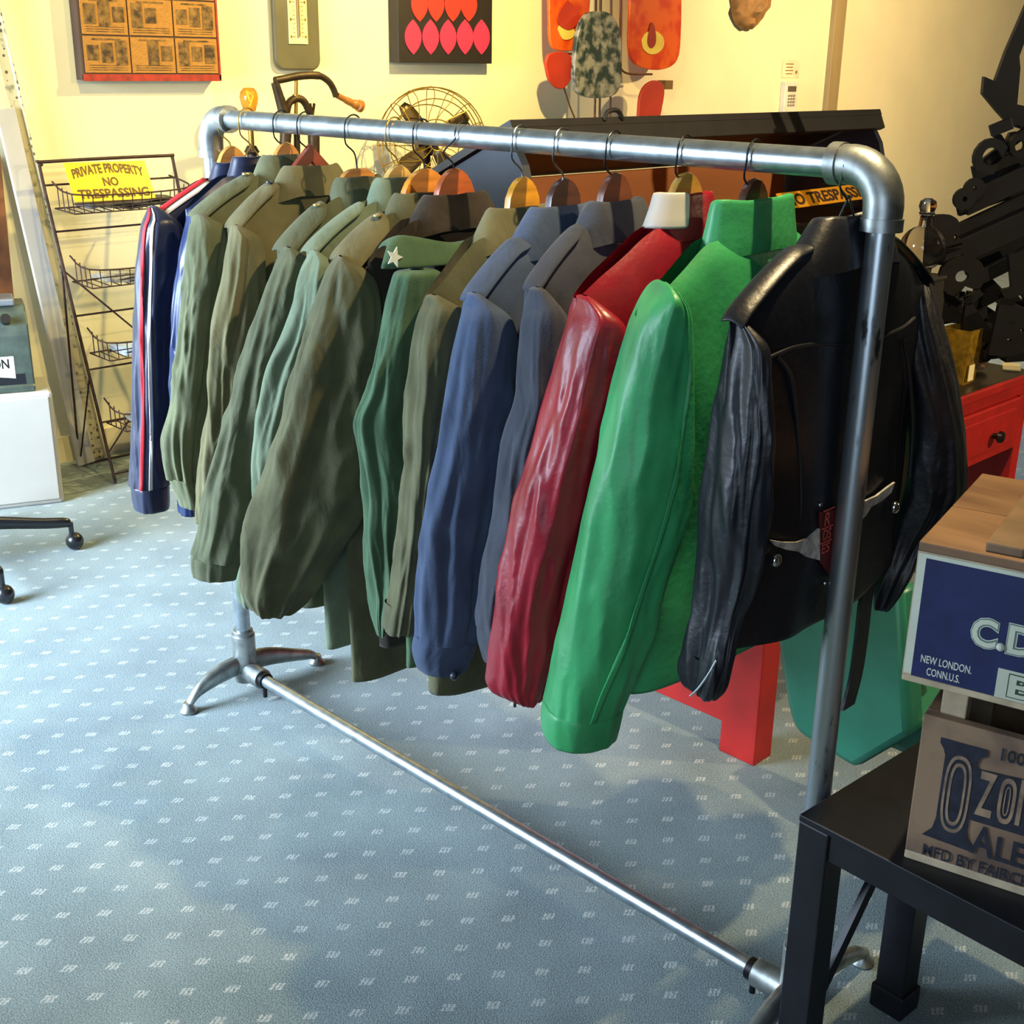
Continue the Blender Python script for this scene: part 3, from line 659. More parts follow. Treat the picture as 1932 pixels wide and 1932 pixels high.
for k, (colr, zt, hw, kind) in HG.items():
    x = HX[85 if k == 85 else k]; xh = .871 if k == 85 else x
    h = thing('clothes_hanger', HLAB[k], 'hanger', (xh, 0, RH), 'hangers on the rack')
    R = .0265; P = []
    for i in range(15):
        a = math.radians(-25 + 215 * i / 14); P.append(V((xh + .012 * math.sin(a * .5) - .004, R * math.cos(a), RH + R * math.sin(a))))
    P += [V((x, -.018, RH - .030)), V((x, .002, RH - .047)), V((x, .008, min(RH - .055, zt + .012))), V((x, .010, zt - .008))]
    hm = hookm[0] if k in (9, 10, 14) else hookm[2] if k in (1, 6, 2) else hookm[1]
    MB().tube(smooth_path(P, 3), .0017, 8).build('hook', hm, h)
    zn = NECK[k]
    if kind == 'wire':
        MB().tube([(x, .01, zt), (x, -.05, zn - .006), (x, -.17, zn - .075), (x, .18, zn - .075), (x, .06, zn - .006), (x, .01, zt)], .0016, 8).build('wire_frame', hm, h)
        continue
    up = []; dn = []; K = 40
    for i in range(K + 1):
        y = -.185 + .37 * i / K; ay = abs(y)
        zl = zn - .010 - max(0, ay - .06) * .52
        if kind == 'angle': zo = max(zl, zt - ay * .95)
        elif kind == 'flat': zo = max(zl, zt - .002 - (ay / hw) ** 4 * .03 if ay < hw * 1.3 else -9)
        else: zo = max(zl, (zt - .075 + .075 * math.sqrt(max(0, 1 - (ay / (hw * 1.15)) ** 2))) if ay < hw * 1.15 else -9)
        up.append(V((x, y + .010, zo))); dn.append(V((x, y + .010, max(min(zo - .022, zn - .035 - max(0, ay - .01) * .5), zo - .08) if kind != 'angle' else zo - .034)))
    wm = mat('hanger_wood_' + colr, colr, rough=.35, var=.2, vscale=12, stretch=(6, 1, 6), coat=.3)
    t = .007
    rows = [[p + V((-t, 0, 0)) for p in up], [p + V((0, 0, .0025)) for p in up], [p + V((t, 0, 0)) for p in up], [p + V((t, 0, 0)) for p in dn], [p + V((-t, 0, 0)) for p in dn], [p + V((-t, 0, 0)) for p in up]]
    MB().grid(rows).build('shoulder_bar', wm, h, ang=50)

# ------------------------------------------------------------------ back wall pictures and objects
# newspaper panel
fx = WX + .03
n0 = at(158, 157, 0, WX + .06); n1 = at(416, 150, 0, WX + .06)
yl, yr, zb = n0.y, n1.y, n0.z + .012; zt = zb + .62
nw = thing('newspaper_panel', 'yellowed newspaper panel in a worn red frame high on the wall', 'picture', (WX + .03, (yl + yr) / 2, zb))
MB().box((WX + .033, (yl + yr) / 2, (zb + zt) / 2), (.056, yr - yl, zt - zb)).build('panel_box', mat('panel_dark', '4a3526', rough=.8), nw, smooth=False)
rf = mat('worn_red_paint', '962414', rough=.6, var=.3, vscale=30)
fb = MB()
for (a, b, c, d) in ((yl, yr, zb - .004, zb + .022), (yl, yr, zt - .02, zt), (yr - .008, yr, zb, zt)): fb.box((WX + .062, (a + b) / 2, (c + d) / 2), (.012, b - a, d - c))
fb.build('red_edge', rf, nw, smooth=False, label='worn red edge strip')
paper = mat('yellowed_newsprint', 'a5722e', rough=.85, var=.14, vscale=70, stretch=(1, 1, 3))
ink = mat('newsprint_photo', '3d2c18', rough=.9, col2='8a6630', vscale=40)
cw = (yr - yl - .016) / 3; rh = (zt - zb - .05) / 4
for j in range(4):
    for i in range(3):
        y0 = yl + .008 + i * cw; z0 = zb + .024 + j * rh
        pg = MB().box((WX + .0635, y0 + cw / 2, z0 + rh / 2), (.004, cw - .007, rh - .007)).build('page', paper, nw, smooth=False)
        ph = MB()
        for q in range(3):
            if (i * 7 + j * 3 + q) % 5 == 2 and i == 1: continue
            hh = rh * (.40 + .12 * ((i + j + q) % 3)); ph.box((WX + .0665, y0 + cw * (.2 + .3 * q), z0 + rh * .55), (.002, cw * .24, hh))
        for q in range(3): ph.box((WX + .0662, y0 + cw * .5, z0 + rh * (.10 + .06 * q)), (.001, cw * .8, .003))
        ph.box((WX + .0662, y0 + cw * .5, z0 + rh * .90), (.001, cw * .6, .006))
        ph.build('photographs', ink, pg, smooth=False)
# thermometer
t0 = at(522, 132, 0, WX + .03); t1 = at(606, 132, 0, WX + .03); yc = (t0.y + t1.y) / 2; hw = (t1.y - t0.y) / 2; zb = t0.z
tm = thing('thermometer', 'large grey thermometer plaque with cream scale on the wall', 'thermometer', (WX + .015, yc, zb))
pts = []; rr = .045
for cx_, cz_, a0 in ((hw - rr, .78 - rr, 0), (-hw + rr, .78 - rr, 90), (-hw + rr, rr, 180), (hw - rr, rr, 270)):
    for i in range(7):
        a = math.radians(a0 + 15 * i); pts.append(V((WX + .002, yc + cx_ + rr * math.cos(a), zb + cz_ + rr * math.sin(a))))
MB().prism(pts, (1, 0, 0), .028).build('plaque', mat('thermometer_grey', '5c553a', rough=.5), tm, bevel=.008)
MB().box((WX + .033, yc, zb + .40), (.006, .10, .58)).build('scale_plate', mat('cream_enamel', 'e8d99a', rough=.5), tm, smooth=False)
MB().tube([(WX + .041, yc, zb + .14), (WX + .041, yc, zb + .66)], .006, 10).build('glass_tube', mat('tube_amber', '7a5a14', rough=.2), tm)
tk = MB()
for i in range(28):
    z = zb + .14 + i * .018
    for sgn in (-1, 1):
        tk.box((WX + .0368, yc + sgn * (.022 if i % 4 else .024), z), (.0012, .012 if i % 4 else .018, .002))
        if i % 4 == 0: tk.box((WX + .0368, yc + sgn * .039, z), (.0012, .007, .011))
tk.build('scale_marks', mat('mark_brown', '6b521a', rough=.8), tm, smooth=False)
# leaf picture
p0 = at(752, 118, 0, WX + .07); p1 = at(928, 118, 0, WX + .07); yl, yr, zb = p0.y, p1.y, p0.z; zt = zb + .75
pc = thing('framed_picture', 'deep black framed picture of red and pink leaf shapes', 'picture', (WX, (yl + yr) / 2, zb))
MB().box((WX + .036, (yl + yr) / 2, (zb + zt) / 2), (.07, yr - yl, zt - zb)).build('frame', mat('picture_frame_black', '1d130e', rough=.6), pc, smooth=False, bevel=.003)
pxy = lambda u, v: at(u, v, 0, WX + .073)
def leaf(cu, cv, wu, hv, m, par):
    c = pxy(cu, cv); r_ = abs(pxy(cu + wu / 2, cv).y - c.y); hz = abs(pxy(cu, cv + hv / 2).z - c.z); pts = []
    for sg in (1, -1):
        for i in range(12):
            q = sg * (1 - 2 * i / 12); pts.append(c + V((0, sg * r_ * (1 - abs(q) ** 2.1), hz * q)))
    return MB().prism(pts, (1, 0, 0), .003).build('leaf', m, par, smooth=False)
pink = mat('leaf_pink', 'd8284c', rough=.7, var=.1, vscale=200, stretch=(1, .02, 1)); rd = mat('leaf_red', 'e0281c', rough=.7, var=.1)
for u in (779, 812, 845, 877, 908): leaf(u, 70, 31, 66, pink, pc)
for u in (791, 822, 854, 884): leaf(u, 8, 31, 66, rd, pc)
for u in (779, 812, 845, 877, 908): leaf(u, -54, 31, 66, rd, pc)
# wall sculpture of rods and enamel plaques
wx = WX + .14
bronze = mat('bronze_rod', '5e3a1c', rough=.5, metal=.5)
orange = mat('orange_enamel', 'dc5a16', rough=.35, col2='c8380f', vscale=9, ramp=(.45, .6))
redd = mat('red_disc', 'b03018', rough=.5); speck = mat('speckled_enamel', '2a3834', rough=.4, col2='958f82', vscale=17, ramp=(.44, .60), detail=6)
sc_ = thing('wall_sculpture', 'hanging wall sculpture of bronze rods with orange, red and speckled enamel plaques', 'sculpture', (WX, 3.75, 1.3))
wp = lambda u, v, d=0: at(u, v, 0, wx + d)
def rods(px, r=.006): return MB().tube(smooth_path([wp(u, v) for u, v in px], 3), r, 8).build('rod', bronze, sc_)
rods([(1125, -60), (1124, 100), (1122, 226)]); rods([(1134, -60), (1133, 100), (1131, 226)]); rods([(1153, -60), (1153, 100), (1151, 226)])
rods([(1172, -60), (1170, 60), (1169, 115), (1172, 130), (1182, 138), (1200, 140), (1230, 140)]); rods([(1062, 160), (1075, 200), (1084, 222)], .004); rods([(1062, 101), (1085, 102), (1110, 102)], .005)
def plaque(px, m, d=0, th=.02, name='plaque', hole=None):
    P = smooth_path([wp(u, v, d) for u, v in px + px[:1]], 4)[:-1]
    return MB().prism(P, (1, 0, 0), th).build(name, m, sc_, ang=60, bevel=.004)
pq1 = plaque([(1032, -60), (1032, 40), (1035, 80), (1046, 94), (1075, 96), (1097, 90), (1104, 70), (1107, 20), (1106, -60)], orange)
pq2 = plaque([(1186, -60), (1184, 20), (1182, 80), (1188, 112), (1205, 127), (1235, 132), (1262, 125), (1276, 105), (1280, 60), (1281, 0), (1280, -60)], orange)
plaque([(1104, 24), (1092, 38), (1082, 70), (1077, 120), (1077, 155), (1085, 175), (1105, 184), (1135, 184), (1155, 176), (1164, 155), (1166, 110), (1163, 65), (1154, 38), (1140, 24), (1122, 21)], speck, .06, .03)
plaque([(1025, 120), (1030, 104), (1045, 98), (1062, 98), (1073, 108), (1075, 130), (1072, 150), (1060, 166), (1046, 166), (1032, 150)], redd, .03, .02, 'disc')
plaque([(1200, 225), (1203, 185), (1212, 163), (1228, 152), (1243, 155), (1249, 170), (1245, 200), (1236, 225)], redd, .03, .02, 'disc')
def spot_on(px, m, par, d): MB().prism(smooth_path([wp(u, v, d) for u, v in px + px[:1]], 4)[:-1], (1, 0, 0), .004).build('enamel_spot', m, par, smooth=False)
yel = mat('yellow_enamel', 'e2c254', rough=.4); dkr = mat('deep_red_enamel', '8e2412', rough=.4)
spot_on([(1210, 75), (1218, 62), (1235, 58), (1250, 70), (1251, 88), (1240, 100), (1225, 102), (1213, 92)], yel, pq2, .021); spot_on([(1222, 70), (1229, 42), (1236, 60), (1236, 82), (1228, 91), (1222, 82)], dkr, pq2, .026)
spot_on([(1052, 55), (1058, 46), (1075, 50), (1084, 60), (1078, 72), (1062, 74)], yel, pq1, .021); spot_on([(1070, 0), (1088, 18), (1092, 40), (1075, 56), (1058, 50), (1051, 38), (1056, 20)], redd, pq1, .026)
MB().box(wp(1255, 160, -.1), (.06, .07, .05)).build('wall_bracket', mat('bracket_brown', '6e5222', rough=.6), sc_, smooth=False)
# clay mask
mk = MB(); mc = at(1412, 5, 0, WX + .03); vs = []; 
rows = []
for i in range(13):
    f = i / 12; r = []
    vpx = -70 + f * 124
    wu = 34 * math.sqrt(max(0.02, 1 - ((vpx + 15) / 72) ** 2)); 
    for j in range(17):
        q = -1 + j / 8; p = at(1413 + wu * q - (6 if vpx > 20 else 0), vpx, 0, WX + .012)
        h = .10 * math.sqrt(max(0, 1 - q * q)) * math.sqrt(max(0.0, 1 - ((vpx + 8) / 63) ** 2))
        h += .03 * math.exp(-(q / .18) ** 2 - ((vpx - 14) / 14) ** 2) - .02 * math.exp(-((abs(q) - .4) / .14) ** 2 - ((vpx + 5) / 8) ** 2) - .018 * math.exp(-(q / .4) ** 2 - ((vpx - 34) / 5) ** 2) + .02 * noise.noise(p * 22)
        r.append(p + V((max(h, -.008), 0, 0)))
    rows.append(r)
mk.grid(rows)
mk.build('clay_mask', mat('clay', '8f6838', rough=.8, var=.3, vscale=18, bump=.4, bscale=50), loc=(WX, mc.y, mc.z), label='brown clay mask with a rough face hanging high on the wall', cat='mask', solid=.012)
# keypad and sticker
kp = at(1488, 184, 0, WX + .02); kd = thing('keypad', 'white alarm keypad on the wall above the dark lid', 'keypad', (WX, kp.y, kp.z))
MB().box((WX + .02, kp.y, kp.z - .01), (.04, .15, .22)).build('housing', mat('white_plastic', 'ddd6c2', rough=.5), kd, smooth=False, bevel=.006)
MB().box((WX + .041, kp.y, kp.z + .055), (.004, .095, .034)).build('screen', mat('grey_screen', '5f5640', rough=.4), kd, smooth=False)
kb = MB()
for i in range(3):
    for j in range(4): kb.box((WX + .042, kp.y - .03 + .03 * i, kp.z + .012 - .02 * j), (.005, .02, .012))
kb.build('buttons', mat('grey_keys', '8d8672', rough=.5), kd, smooth=False)
sk = at(1492, 130, 0, WX + .003); st_ = thing('wall_sticker', 'small white notice stuck on the wall above the keypad', 'notice', (WX, sk.y, sk.z))
MB().box((WX + .003, sk.y, sk.z), (.003, .20, .11)).build('sheet', mat('notice_paper', 'e2d6b0', rough=.7), st_, smooth=False)
q = MB()
for j in range(4): q.box((WX + .0055, sk.y - .02, sk.z + .03 - .02 * j), (.001, .09 - .015 * (j % 2), .006))
q.ball((WX + .0055, sk.y + .065, sk.z - .02), (.001, .012, .012), 10, 6); q.build('print', mat('print_brown', '8a6a3c', rough=.8), st_, smooth=False)

# ------------------------------------------------------------------ sideboard behind the jackets with bulb lamp, press and fan
sbd = thing('sideboard', 'dark wooden sideboard against the wall, hidden behind the jackets', 'sideboard', (-2.05, 2.3, 0))
dkw = mat('dark_walnut', '3a2416', rough=.5, var=.25, vscale=8, stretch=(1, .2, 1))
MB().box((-2.05, 2.3, .44), (.40, 1.9, .72)).build('carcass', dkw, sbd, smooth=False, bevel=.004)
MB().box((-2.04, 2.3, .815), (.44, 1.96, .03)).build('top', dkw, sbd, smooth=False, bevel=.004)
for i in range(4):
    MB().box((-1.845, 1.59 + i * .473, .44), (.012, .45, .64)).build('door', dkw, sbd, smooth=False, bevel=.003)
    for_leg = MB().box((-2.2 + .3 * (i % 2), 1.42 + 1.76 * (i // 2), .04), (.05, .05, .08)).build('leg', dkw, sbd, smooth=False)
SZ = .83
# bulb lamp
xl = -2.12; c = at(470, 190, 0, xl); lp = thing('bulb_lamp', 'bare amber light bulb on a slim brass stem behind the rail', 'lamp', (xl, c.y, SZ))
amber = mat('amber_glass', 'e0a236', rough=.08, trans=.75, var=.02)
MB().lathe([(.003, .055), (.022, .052), (.036, .036), (.040, .015), (.036, -.010), (.026, -.040), (.018, -.062), (.015, -.075)], c, 20).build('bulb', amber, lp)
MB().tube([c + V((0, 0, -.02)), c + V((.008, .01, .02)), c + V((0, -.008, .035)), c + V((-.005, .006, .0))], .0025, 6).build('filament', mat('filament', 'f0c060', emit=('ffcf70', 2.0)), lp)
MB().tube([c + V((0, 0, -.075)), c + V((0, 0, -.20))], .012, 12).build('stem', mat('brass_old', '9c7a34', rough=.4, metal=.7), lp)
MB().lathe([(.06, 0), (.06, .02), (.022, .05), (.022, c.z - .22 - SZ), (.034, c.z - .21 - SZ), (.020, c.z - .185 - SZ)], (xl, c.y, SZ), 16).build('base', mat('lamp_base_dark', '2b2018', rough=.5, metal=.3), lp)
# cast iron press
xp = -1.95; Pp = lambda u, v: at(u, v, 0, xp)
iron = mat('cast_iron_bronze', '3c2c17', rough=.5, metal=.55, var=.3, vscale=30)
c = Pp(565, 300); pr = thing('juice_press', 'cast iron hand press with curved lever and wooden handle', 'press', (xp, c.y, SZ))
MB().tube(smooth_path([Pp(519, 152), Pp(535, 149), Pp(560, 144), Pp(585, 142), Pp(605, 144), Pp(620, 154), Pp(629, 168), Pp(634, 182)], 4), [.016] * 8 + [.017] * 8 + [.014] * 13, 12).build('lever', iron, pr)
MB().tube([Pp(519, 156), Pp(526, 180), Pp(534, 205), Pp(540, 240), Pp(536, 300)], [.018, .020, .024, .026, .022], 12).build('upright', iron, pr)
MB().tube(smooth_path([Pp(540, 215), Pp(545, 195), Pp(558, 186), Pp(572, 190), Pp(582, 208), Pp(590, 235), Pp(592, 270), Pp(592, 330)], 4), [.016] * 20 + [.026] * 9, 12).build('yoke', iron, pr)
MB().tube([Pp(559, 150), Pp(558, 245)], .008, 10).tube([Pp(559, 178), Pp(559, 186)], .016, 10).build('screw_rod', mat('brass_old', '9c7a34'), pr)
MB().tube([Pp(560, 250), Pp(561, 320)], .014, 10).build('plunger', iron, pr)
MB().tube([Pp(585, 195), Pp(589, 216)], .006, 8).tube([Pp(593, 195), Pp(590, 216)], .006, 8).build('fork', iron, pr)
MB().tube(smooth_path([Pp(636, 180), Pp(655, 190), Pp(668, 196), Pp(676, 199), Pp(683, 202)], 4), [.013] * 4 + [.016] * 4 + [.020] * 4 + [.026] * 4 + [.010], 14).build('handle', mat('handle_wood', '9a5e1c', rough=.45), pr, label='wooden handle')
zq = Pp(560, 320).z
MB().tube([Pp(536, 295), V((xp, Pp(545, 300).y, SZ + .03))], .024, 12).tube([Pp(592, 325), V((xp, Pp(588, 300).y, SZ + .03))], .026, 12).box((xp, c.y, SZ + .017), (.15, .30, .034)).build('base', iron, pr, bevel=.004)
# fan
xf = -2.02; cf = at(815, 273, 0, xf); fn = thing('desk_fan', 'vintage desk fan with wire cage and four dark blades', 'fan', (xf, cf.y, SZ))
# turn the cage towards the room
fwd = V((.86, -.42, .1)).normalized(); sd = V((-fwd.y, fwd.x, 0)).normalized(); up = fwd.cross(sd) * -1; up = up if up.z > 0 else -up
Rf = .262; brz = mat('fan_wire', '8e6c26', rough=.4, metal=.7)
cage = MB()
def circ(c, r, n=40): return [c + sd * (r * math.cos(2 * math.pi * i / n)) + up * (r * math.sin(2 * math.pi * i / n)) for i in range(n)]
for d, r in ((0.055, Rf * .98), (.0, Rf), (-.05, Rf * .98), (.075, Rf * .78), (-.075, Rf * .72), (.085, Rf * .42), (.09, Rf * .12)):
    cage.tube(circ(cf + fwd * d, r), .0028, 6, closed=True)
for i in range(16):
    a = 2 * math.pi * i / 16; e = sd * math.cos(a) + up * math.sin(a); a2 = a + .35; e2 = sd * math.cos(a2) + up * math.sin(a2)
    cage.tube(smooth_path([cf + fwd * .09 + e2 * Rf * .12, cf + fwd * .085 + e2 * Rf * .42, cf + fwd * .075 + e * Rf * .78, cf + fwd * .05 + e * Rf * .98, cf - fwd * .05 + e * Rf * .98, cf - fwd * .075 + e * Rf * .72, cf - fwd * .09 + e * Rf * .25], 3), .0022, 6)
cage.build('wire_cage', brz, fn)
bm_ = mat('fan_blade', '4a3a20', rough=.4, metal=.6)
for i in range(4):
    a = math.radians(38 + 90 * i); e = sd * math.cos(a) + up * math.sin(a); g = sd * -math.sin(a) + up * math.cos(a); rows = []
    for j in range(7):
        f = j / 6; r = .025 + f * .205; wv = (.020 + .028 * math.sin(min(1, f * 1.15) * math.pi * .75)) * (1 if j < 6 else .55); tw = .5 - .25 * f
        rows.append([cf + e * r + (g * math.cos(tw) + fwd * math.sin(tw)) * (wv * q) for q in (-1, -.4, .3, .8)])
    MB().grid(rows).build('blade', bm_, fn, solid=.003)
MB().tube([cf - fwd * .14, cf - fwd * .06], .05, 18).tube([cf - fwd * .06, cf + fwd * .03], .026, 16).build('motor', mat('fan_black', '1b1713', rough=.4, metal=.4), fn)
MB().tube([cf - fwd * .10, V((cf.x, cf.y, SZ + .05)) - fwd * .08], .018, 12).lathe([(.10, 0), (.10, .015), (.05, .045), (.02, .06)], (cf.x - fwd.x * .08, cf.y - fwd.y * .08, SZ), 24).build('stand', mat('fan_black', '1b1713'), fn)

# ------------------------------------------------------------------ wire magazine rack at the left
rust = mat('rusty_wire', '3e2a24', rough=.6, metal=.5, var=.3, vscale=40)
mr = thing('magazine_rack', 'rusty wire magazine rack with tiered baskets leaning against the wall', 'magazine rack', (-2.0, .88, 0))
TLp = at(73, 312, 0, -2.10); TRp = at(325, 299, 0, -2.10); BLp = at(218, 912, 2, .006); dY = V((0, TRp.y - TLp.y, 0)); BRp = BLp + dY
fr = MB()
fr.tube(smooth_path([BLp, (TLp * .9 + BLp * .1), TLp + V((0, .012, .0)) * 1, TLp + V((0, .04, .012)), TRp + V((0, -.04, .012)), TRp, (TRp * .9 + BRp * .1), BRp], 6), .0065, 8)
fr.build('front_frame', rust, mr)
rear = MB(); A0 = TLp * .72 + BLp * .28; RLf = V((-2.17, BLp.y + .01, .006)); RRf = RLf + dY; A1 = A0 + dY
rear.tube([A0, RLf], .0045, 8).tube([A1, RRf], .0045, 8).tube([RLf, RRf], .0045, 8).tube([RLf, BLp * .65 + TLp * .35], .0035, 8).tube([RRf, BRp * .65 + TRp * .35], .0035, 8)
rear.build('rear_leg', rust, mr)
cb = MB()
for t in (.06, .20, .46, .63, .80, .97): cb.tube([TLp + (BLp - TLp) * t, TRp + (BRp - TRp) * t], .004, 8)
cb.tube([TLp + (BLp - TLp) * .32, TRp + (BRp - TRp) * .62 - dY * .4], .004, 8).tube([TRp + (BRp - TRp) * .62 - dY * .35, BLp * .9 + TLp * .1], .004, 8)
cb.build('cross_wire', rust, mr)
BK = []
for i, t in enumerate((.05, .275, .50, .725)):
    a = TLp + (BLp - TLp) * t + V((.006, .035, 0)); b = a + dY - V((0, .07, 0)); q = MB(); dpt = .15; ht = .10
    za = a.z
    f0 = a + V((dpt, 0, -.035)); f1 = b + V((dpt, 0, -.035)); r0 = a + V((0, 0, -ht)); r1 = b + V((0, 0, -ht)); g0 = f0 + V((-.01, .01, -ht + .035 - .01)); g1 = f1 + V((-.01, -.01, -ht + .035 - .01))
    q.tube(smooth_path([a, f0, f0 + (f1 - f0) * .5 + V((.0, 0, -.012)), f1, b], 4), .0035, 6)
    q.tube([r0, g0, g1, r1, r0], .003, 6)
    for k in range(13):
        s_ = k / 12; p_ = f0.lerp(f1, s_) + V((0, 0, -.012 * math.sin(math.pi * s_))); q.tube([p_, g0.lerp(g1, s_), r0.lerp(r1, s_)], .0022, 6)
    for k in range(1, 4):
        s_ = k / 4; q.tube([a.lerp(f0, s_), r0.lerp(g0, s_)], .0022, 6); q.tube([b.lerp(f1, s_), r1.lerp(g1, s_)], .0022, 6)
    q.tube([f0.lerp(g0, .5), f1.lerp(g1, .5)], .0022, 6)
    q.build('basket', rust, mr); BK.append((r0, r1, g0, g1))
# contents
for i, (nm, lab, c1, c2) in enumerate((('folded_newspaper', 'dark folded newspaper lying in the top rack basket below the yellow sign', '5a5048', '2a2522'), ('folded_newspaper', 'pale folded newspaper in the second rack basket from the top', 'b9b4a2', '39362f'), ('magazine', 'glossy white and blue magazine in the third rack basket from the top', 'c9ced4', '8f9fb0'), ('folded_newspaper', 'white folded newspaper in the lowest visible rack basket', 'd0cdc4', '8d8a80'))):
    r0, r1, g0, g1 = BK[i]; c = (r0 + r1 + g0 + g1) / 4 + V((.0, .03, 0)); X_ = (g0 - r0).normalized(); Z_ = V((0, 1, 0)).cross(X_) * -1; Z_ = Z_ if Z_.z > 0 else -Z_
    rows = []
    b_ = MB()
    for j in range(3):
        rr_ = [c + V((0, 0, .010 + j * .007)) + X_ * (-.058) + V((0, y, .004 * math.sin(y * 30 + j * 2 + i))) for y in [(-.20 + .04 * kk) for kk in range(11)]]
        r2_ = [p + X_ * .112 + V((0, 0, .006 * math.sin(p.y * 20 + i + j))) for p in rr_]
        b_.grid([rr_, r2_])
    b_.build(nm, mat('rack_paper_%d' % i, c1, rough=.6, col2=c2, vscale=14), loc=c, solid=.006, label=lab, cat='newspaper' if 'news' in nm else 'magazine', group='papers in the wire rack')
# sign
sO = at(139, 382, 0, -1.985); 
sg = thing('warning_sign', 'yellow private property sign propped in the top basket of the wire rack', 'sign', tuple(sO))
ptl = at(123, 308, 0, -2.06); ptr = at(276, 303, 0, -2.06); pbr = at(290, 374, 0, -1.99); pbl = at(139, 382, 0, -1.99)
sX = ((ptr - ptl) + (pbr - pbl)) / 2; W_ = sX.length; sX.normalize(); sY = ((ptl - pbl) + (ptr - pbr)) / 2; H_ = sY.length; sY = (sY - sX * sY.dot(sX)).normalized(); sN = sX.cross(sY)
Os = (ptl + ptr + pbl + pbr) / 4 - sX * W_ / 2 - sY * H_ / 2
MB().box(Os + sX * W_ / 2 + sY * H_ / 2, (W_, H_, .003), sX, sY, sN).build('plate', mat('sign_yellow', 'e8bd08', rough=.45, var=.05), sg, smooth=False)
q = MB(); Ot = Os + sN * .0026
arch = lambda x, y: (x, y + .045 * H_ / .2 * (1 - ((x - W_ / 2) / (W_ / 2)) ** 2))
text_on(q, 'PRIVATE PROPERTY', Ot, sX, sY, .06 * W_, .94 * W_, .54 * H_, .79 * H_, .03, warp=lambda x, y: (x, y + .17 * H_ * (1 - ((x - W_ / 2) / (W_ / 2)) ** 2)))
text_on(q, 'NO', Ot, sX, sY, .40 * W_, .59 * W_, .37 * H_, .60 * H_, .03); text_on(q, 'TRESPASSING', Ot, sX, sY, .06 * W_, .94 * W_, .07 * H_, .31 * H_, .03)
q.build('lettering', mat('sign_brown', '5a3c06', rough=.6), sg, smooth=False)

# leaning strips at the left
b0 = at(182, 862, 2, 0); b0.x = WX + .06; t0 = at(5, 110, 0, WX + .03); dirn = (t0 - b0).normalized(); e_ = b0 + dirn * 2.05
e_.x = WX + .03
q = MB().bar(b0, e_, .045, .004, up=V((1, 0, 0)))
q.bar(b0 + V((.012, .022, 0)), e_ + V((.012, .022, 0)), .004, .028, up=V((1, 0, 0)))
sa = q.build('slotted_angle', mat('perforated_cream', 'c9bd93', rough=.6, col2='77725f', vscale=26, ramp=(.55, .7)), loc=b0, smooth=False, label='narrow perforated metal strip leaning on the wall beside the wire rack', cat='metal strip')
ms = sa.data.materials[0]; nt = ms.node_tree; bs = nt.nodes['Principled BSDF']; src = bs.inputs['Base Color'].links[0].from_socket
vo = nt.nodes.new('ShaderNodeTexVoronoi'); vo.inputs['Scale'].default_value = 34; vo.inputs['Randomness'].default_value = .25
nt.links.new(nt.nodes['Texture Coordinate'].outputs['Object'], vo.inputs['Vector'])
lt = nt.nodes.new('ShaderNodeMath'); lt.operation = 'LESS_THAN'; lt.inputs[1].default_value = .22; nt.links.new(vo.outputs['Distance'], lt.inputs[0])
mx = nt.nodes.new('ShaderNodeMix'); mx.data_type = 'RGBA'; mx.inputs[7].default_value = lin('5f5236'); nt.links.new(lt.outputs[0], mx.inputs[0]); nt.links.new(src, mx.inputs[6]); nt.links.new(mx.outputs[2], bs.inputs['Base Color'])
b1 = at(158, 830, 2, 0); b1.x = WX + .13; b1.y = at(158, 830, 0, b1.x).y; b1.z = 0.0; t1 = at(9, 205, 0, WX + .05); d1 = (t1 - b1).normalized(); e1_ = b1 + (t1 - b1) * 1.0
MB().bar(b1 + V((0, 0, .012)), e1_, .075, .018, up=V((1, 0, 0))).build('white_plank', mat('plank_white', 'b4b0a8', rough=.6, var=.06), loc=b1, smooth=False, bevel=.002, label='smooth white plank leaning against the wall behind the white box', cat='plank')
q0 = at(40, 640, 0, -2.15); q1 = at(1, 310, 0, -2.24); qd = q1 - q0; b2 = q0 - qd * (q0.z / qd.z) - V((0, .11, 0)); b3 = q1 - V((0, .11, 0)) + qd * .06; b2.x = -2.145
MB().bar(b2, b3, .22, .018, up=V((1, 0, 0))).build('brown_board', mat('rusty_board', '7a4a26', rough=.7, col2='4b2c18', vscale=7), loc=(-2.0, b2.y, 0), smooth=False, label='rusty brown board at the left edge behind the ON machine', cat='board')

# ------------------------------------------------------------------ white cabinet and the ON machine
wa = at(0, 962, 2, 0); wb = at(122, 948, 2, 0); fd = (wb - wa).normalized(); bd = V((-fd.y, fd.x, 0)); zt = .443
wc = thing('white_cabinet', 'plain white metal cabinet on the carpet under the ON machine', 'cabinet', tuple(wb - fd * .25 + bd * .2))
MB().box(wb - fd * .25 + bd * .13 + V((0, 0, zt / 2)), (.5, .26, zt), fd, bd).build('carcass', mat('white_enamel', 'aeaaa2', rough=.4, var=.03), wc, smooth=False, bevel=.012)
MB().box(wb - fd * .25 - bd * .004 + V((0, 0, zt / 2)), (.47, .008, zt - .04), fd, bd).build('door', mat('white_enamel', 'd9d4cb'), wc, smooth=False, bevel=.003)
mc_ = wb - fd * .25 + bd * .17 + V((0, 0, zt)); mw = .42
on = thing('battery_tester', 'green grey metal machine marked ON, standing on the white cabinet', 'machine', tuple(mc_))
fr_ = wb - fd * .055 + bd * .015 + V((0, 0, zt)); H1 = .235
prof = [(0, .0), (0, .022), (.006, .028), (.012, .21), (.02, .25), (.06, .29), (.10, .31), (.24, .31), (.26, .28), (.26, 0)]
gm = mat('hammer_green_metal', '59655c', rough=.35, metal=.45, var=.25, vscale=14, bump=.2, bscale=60)
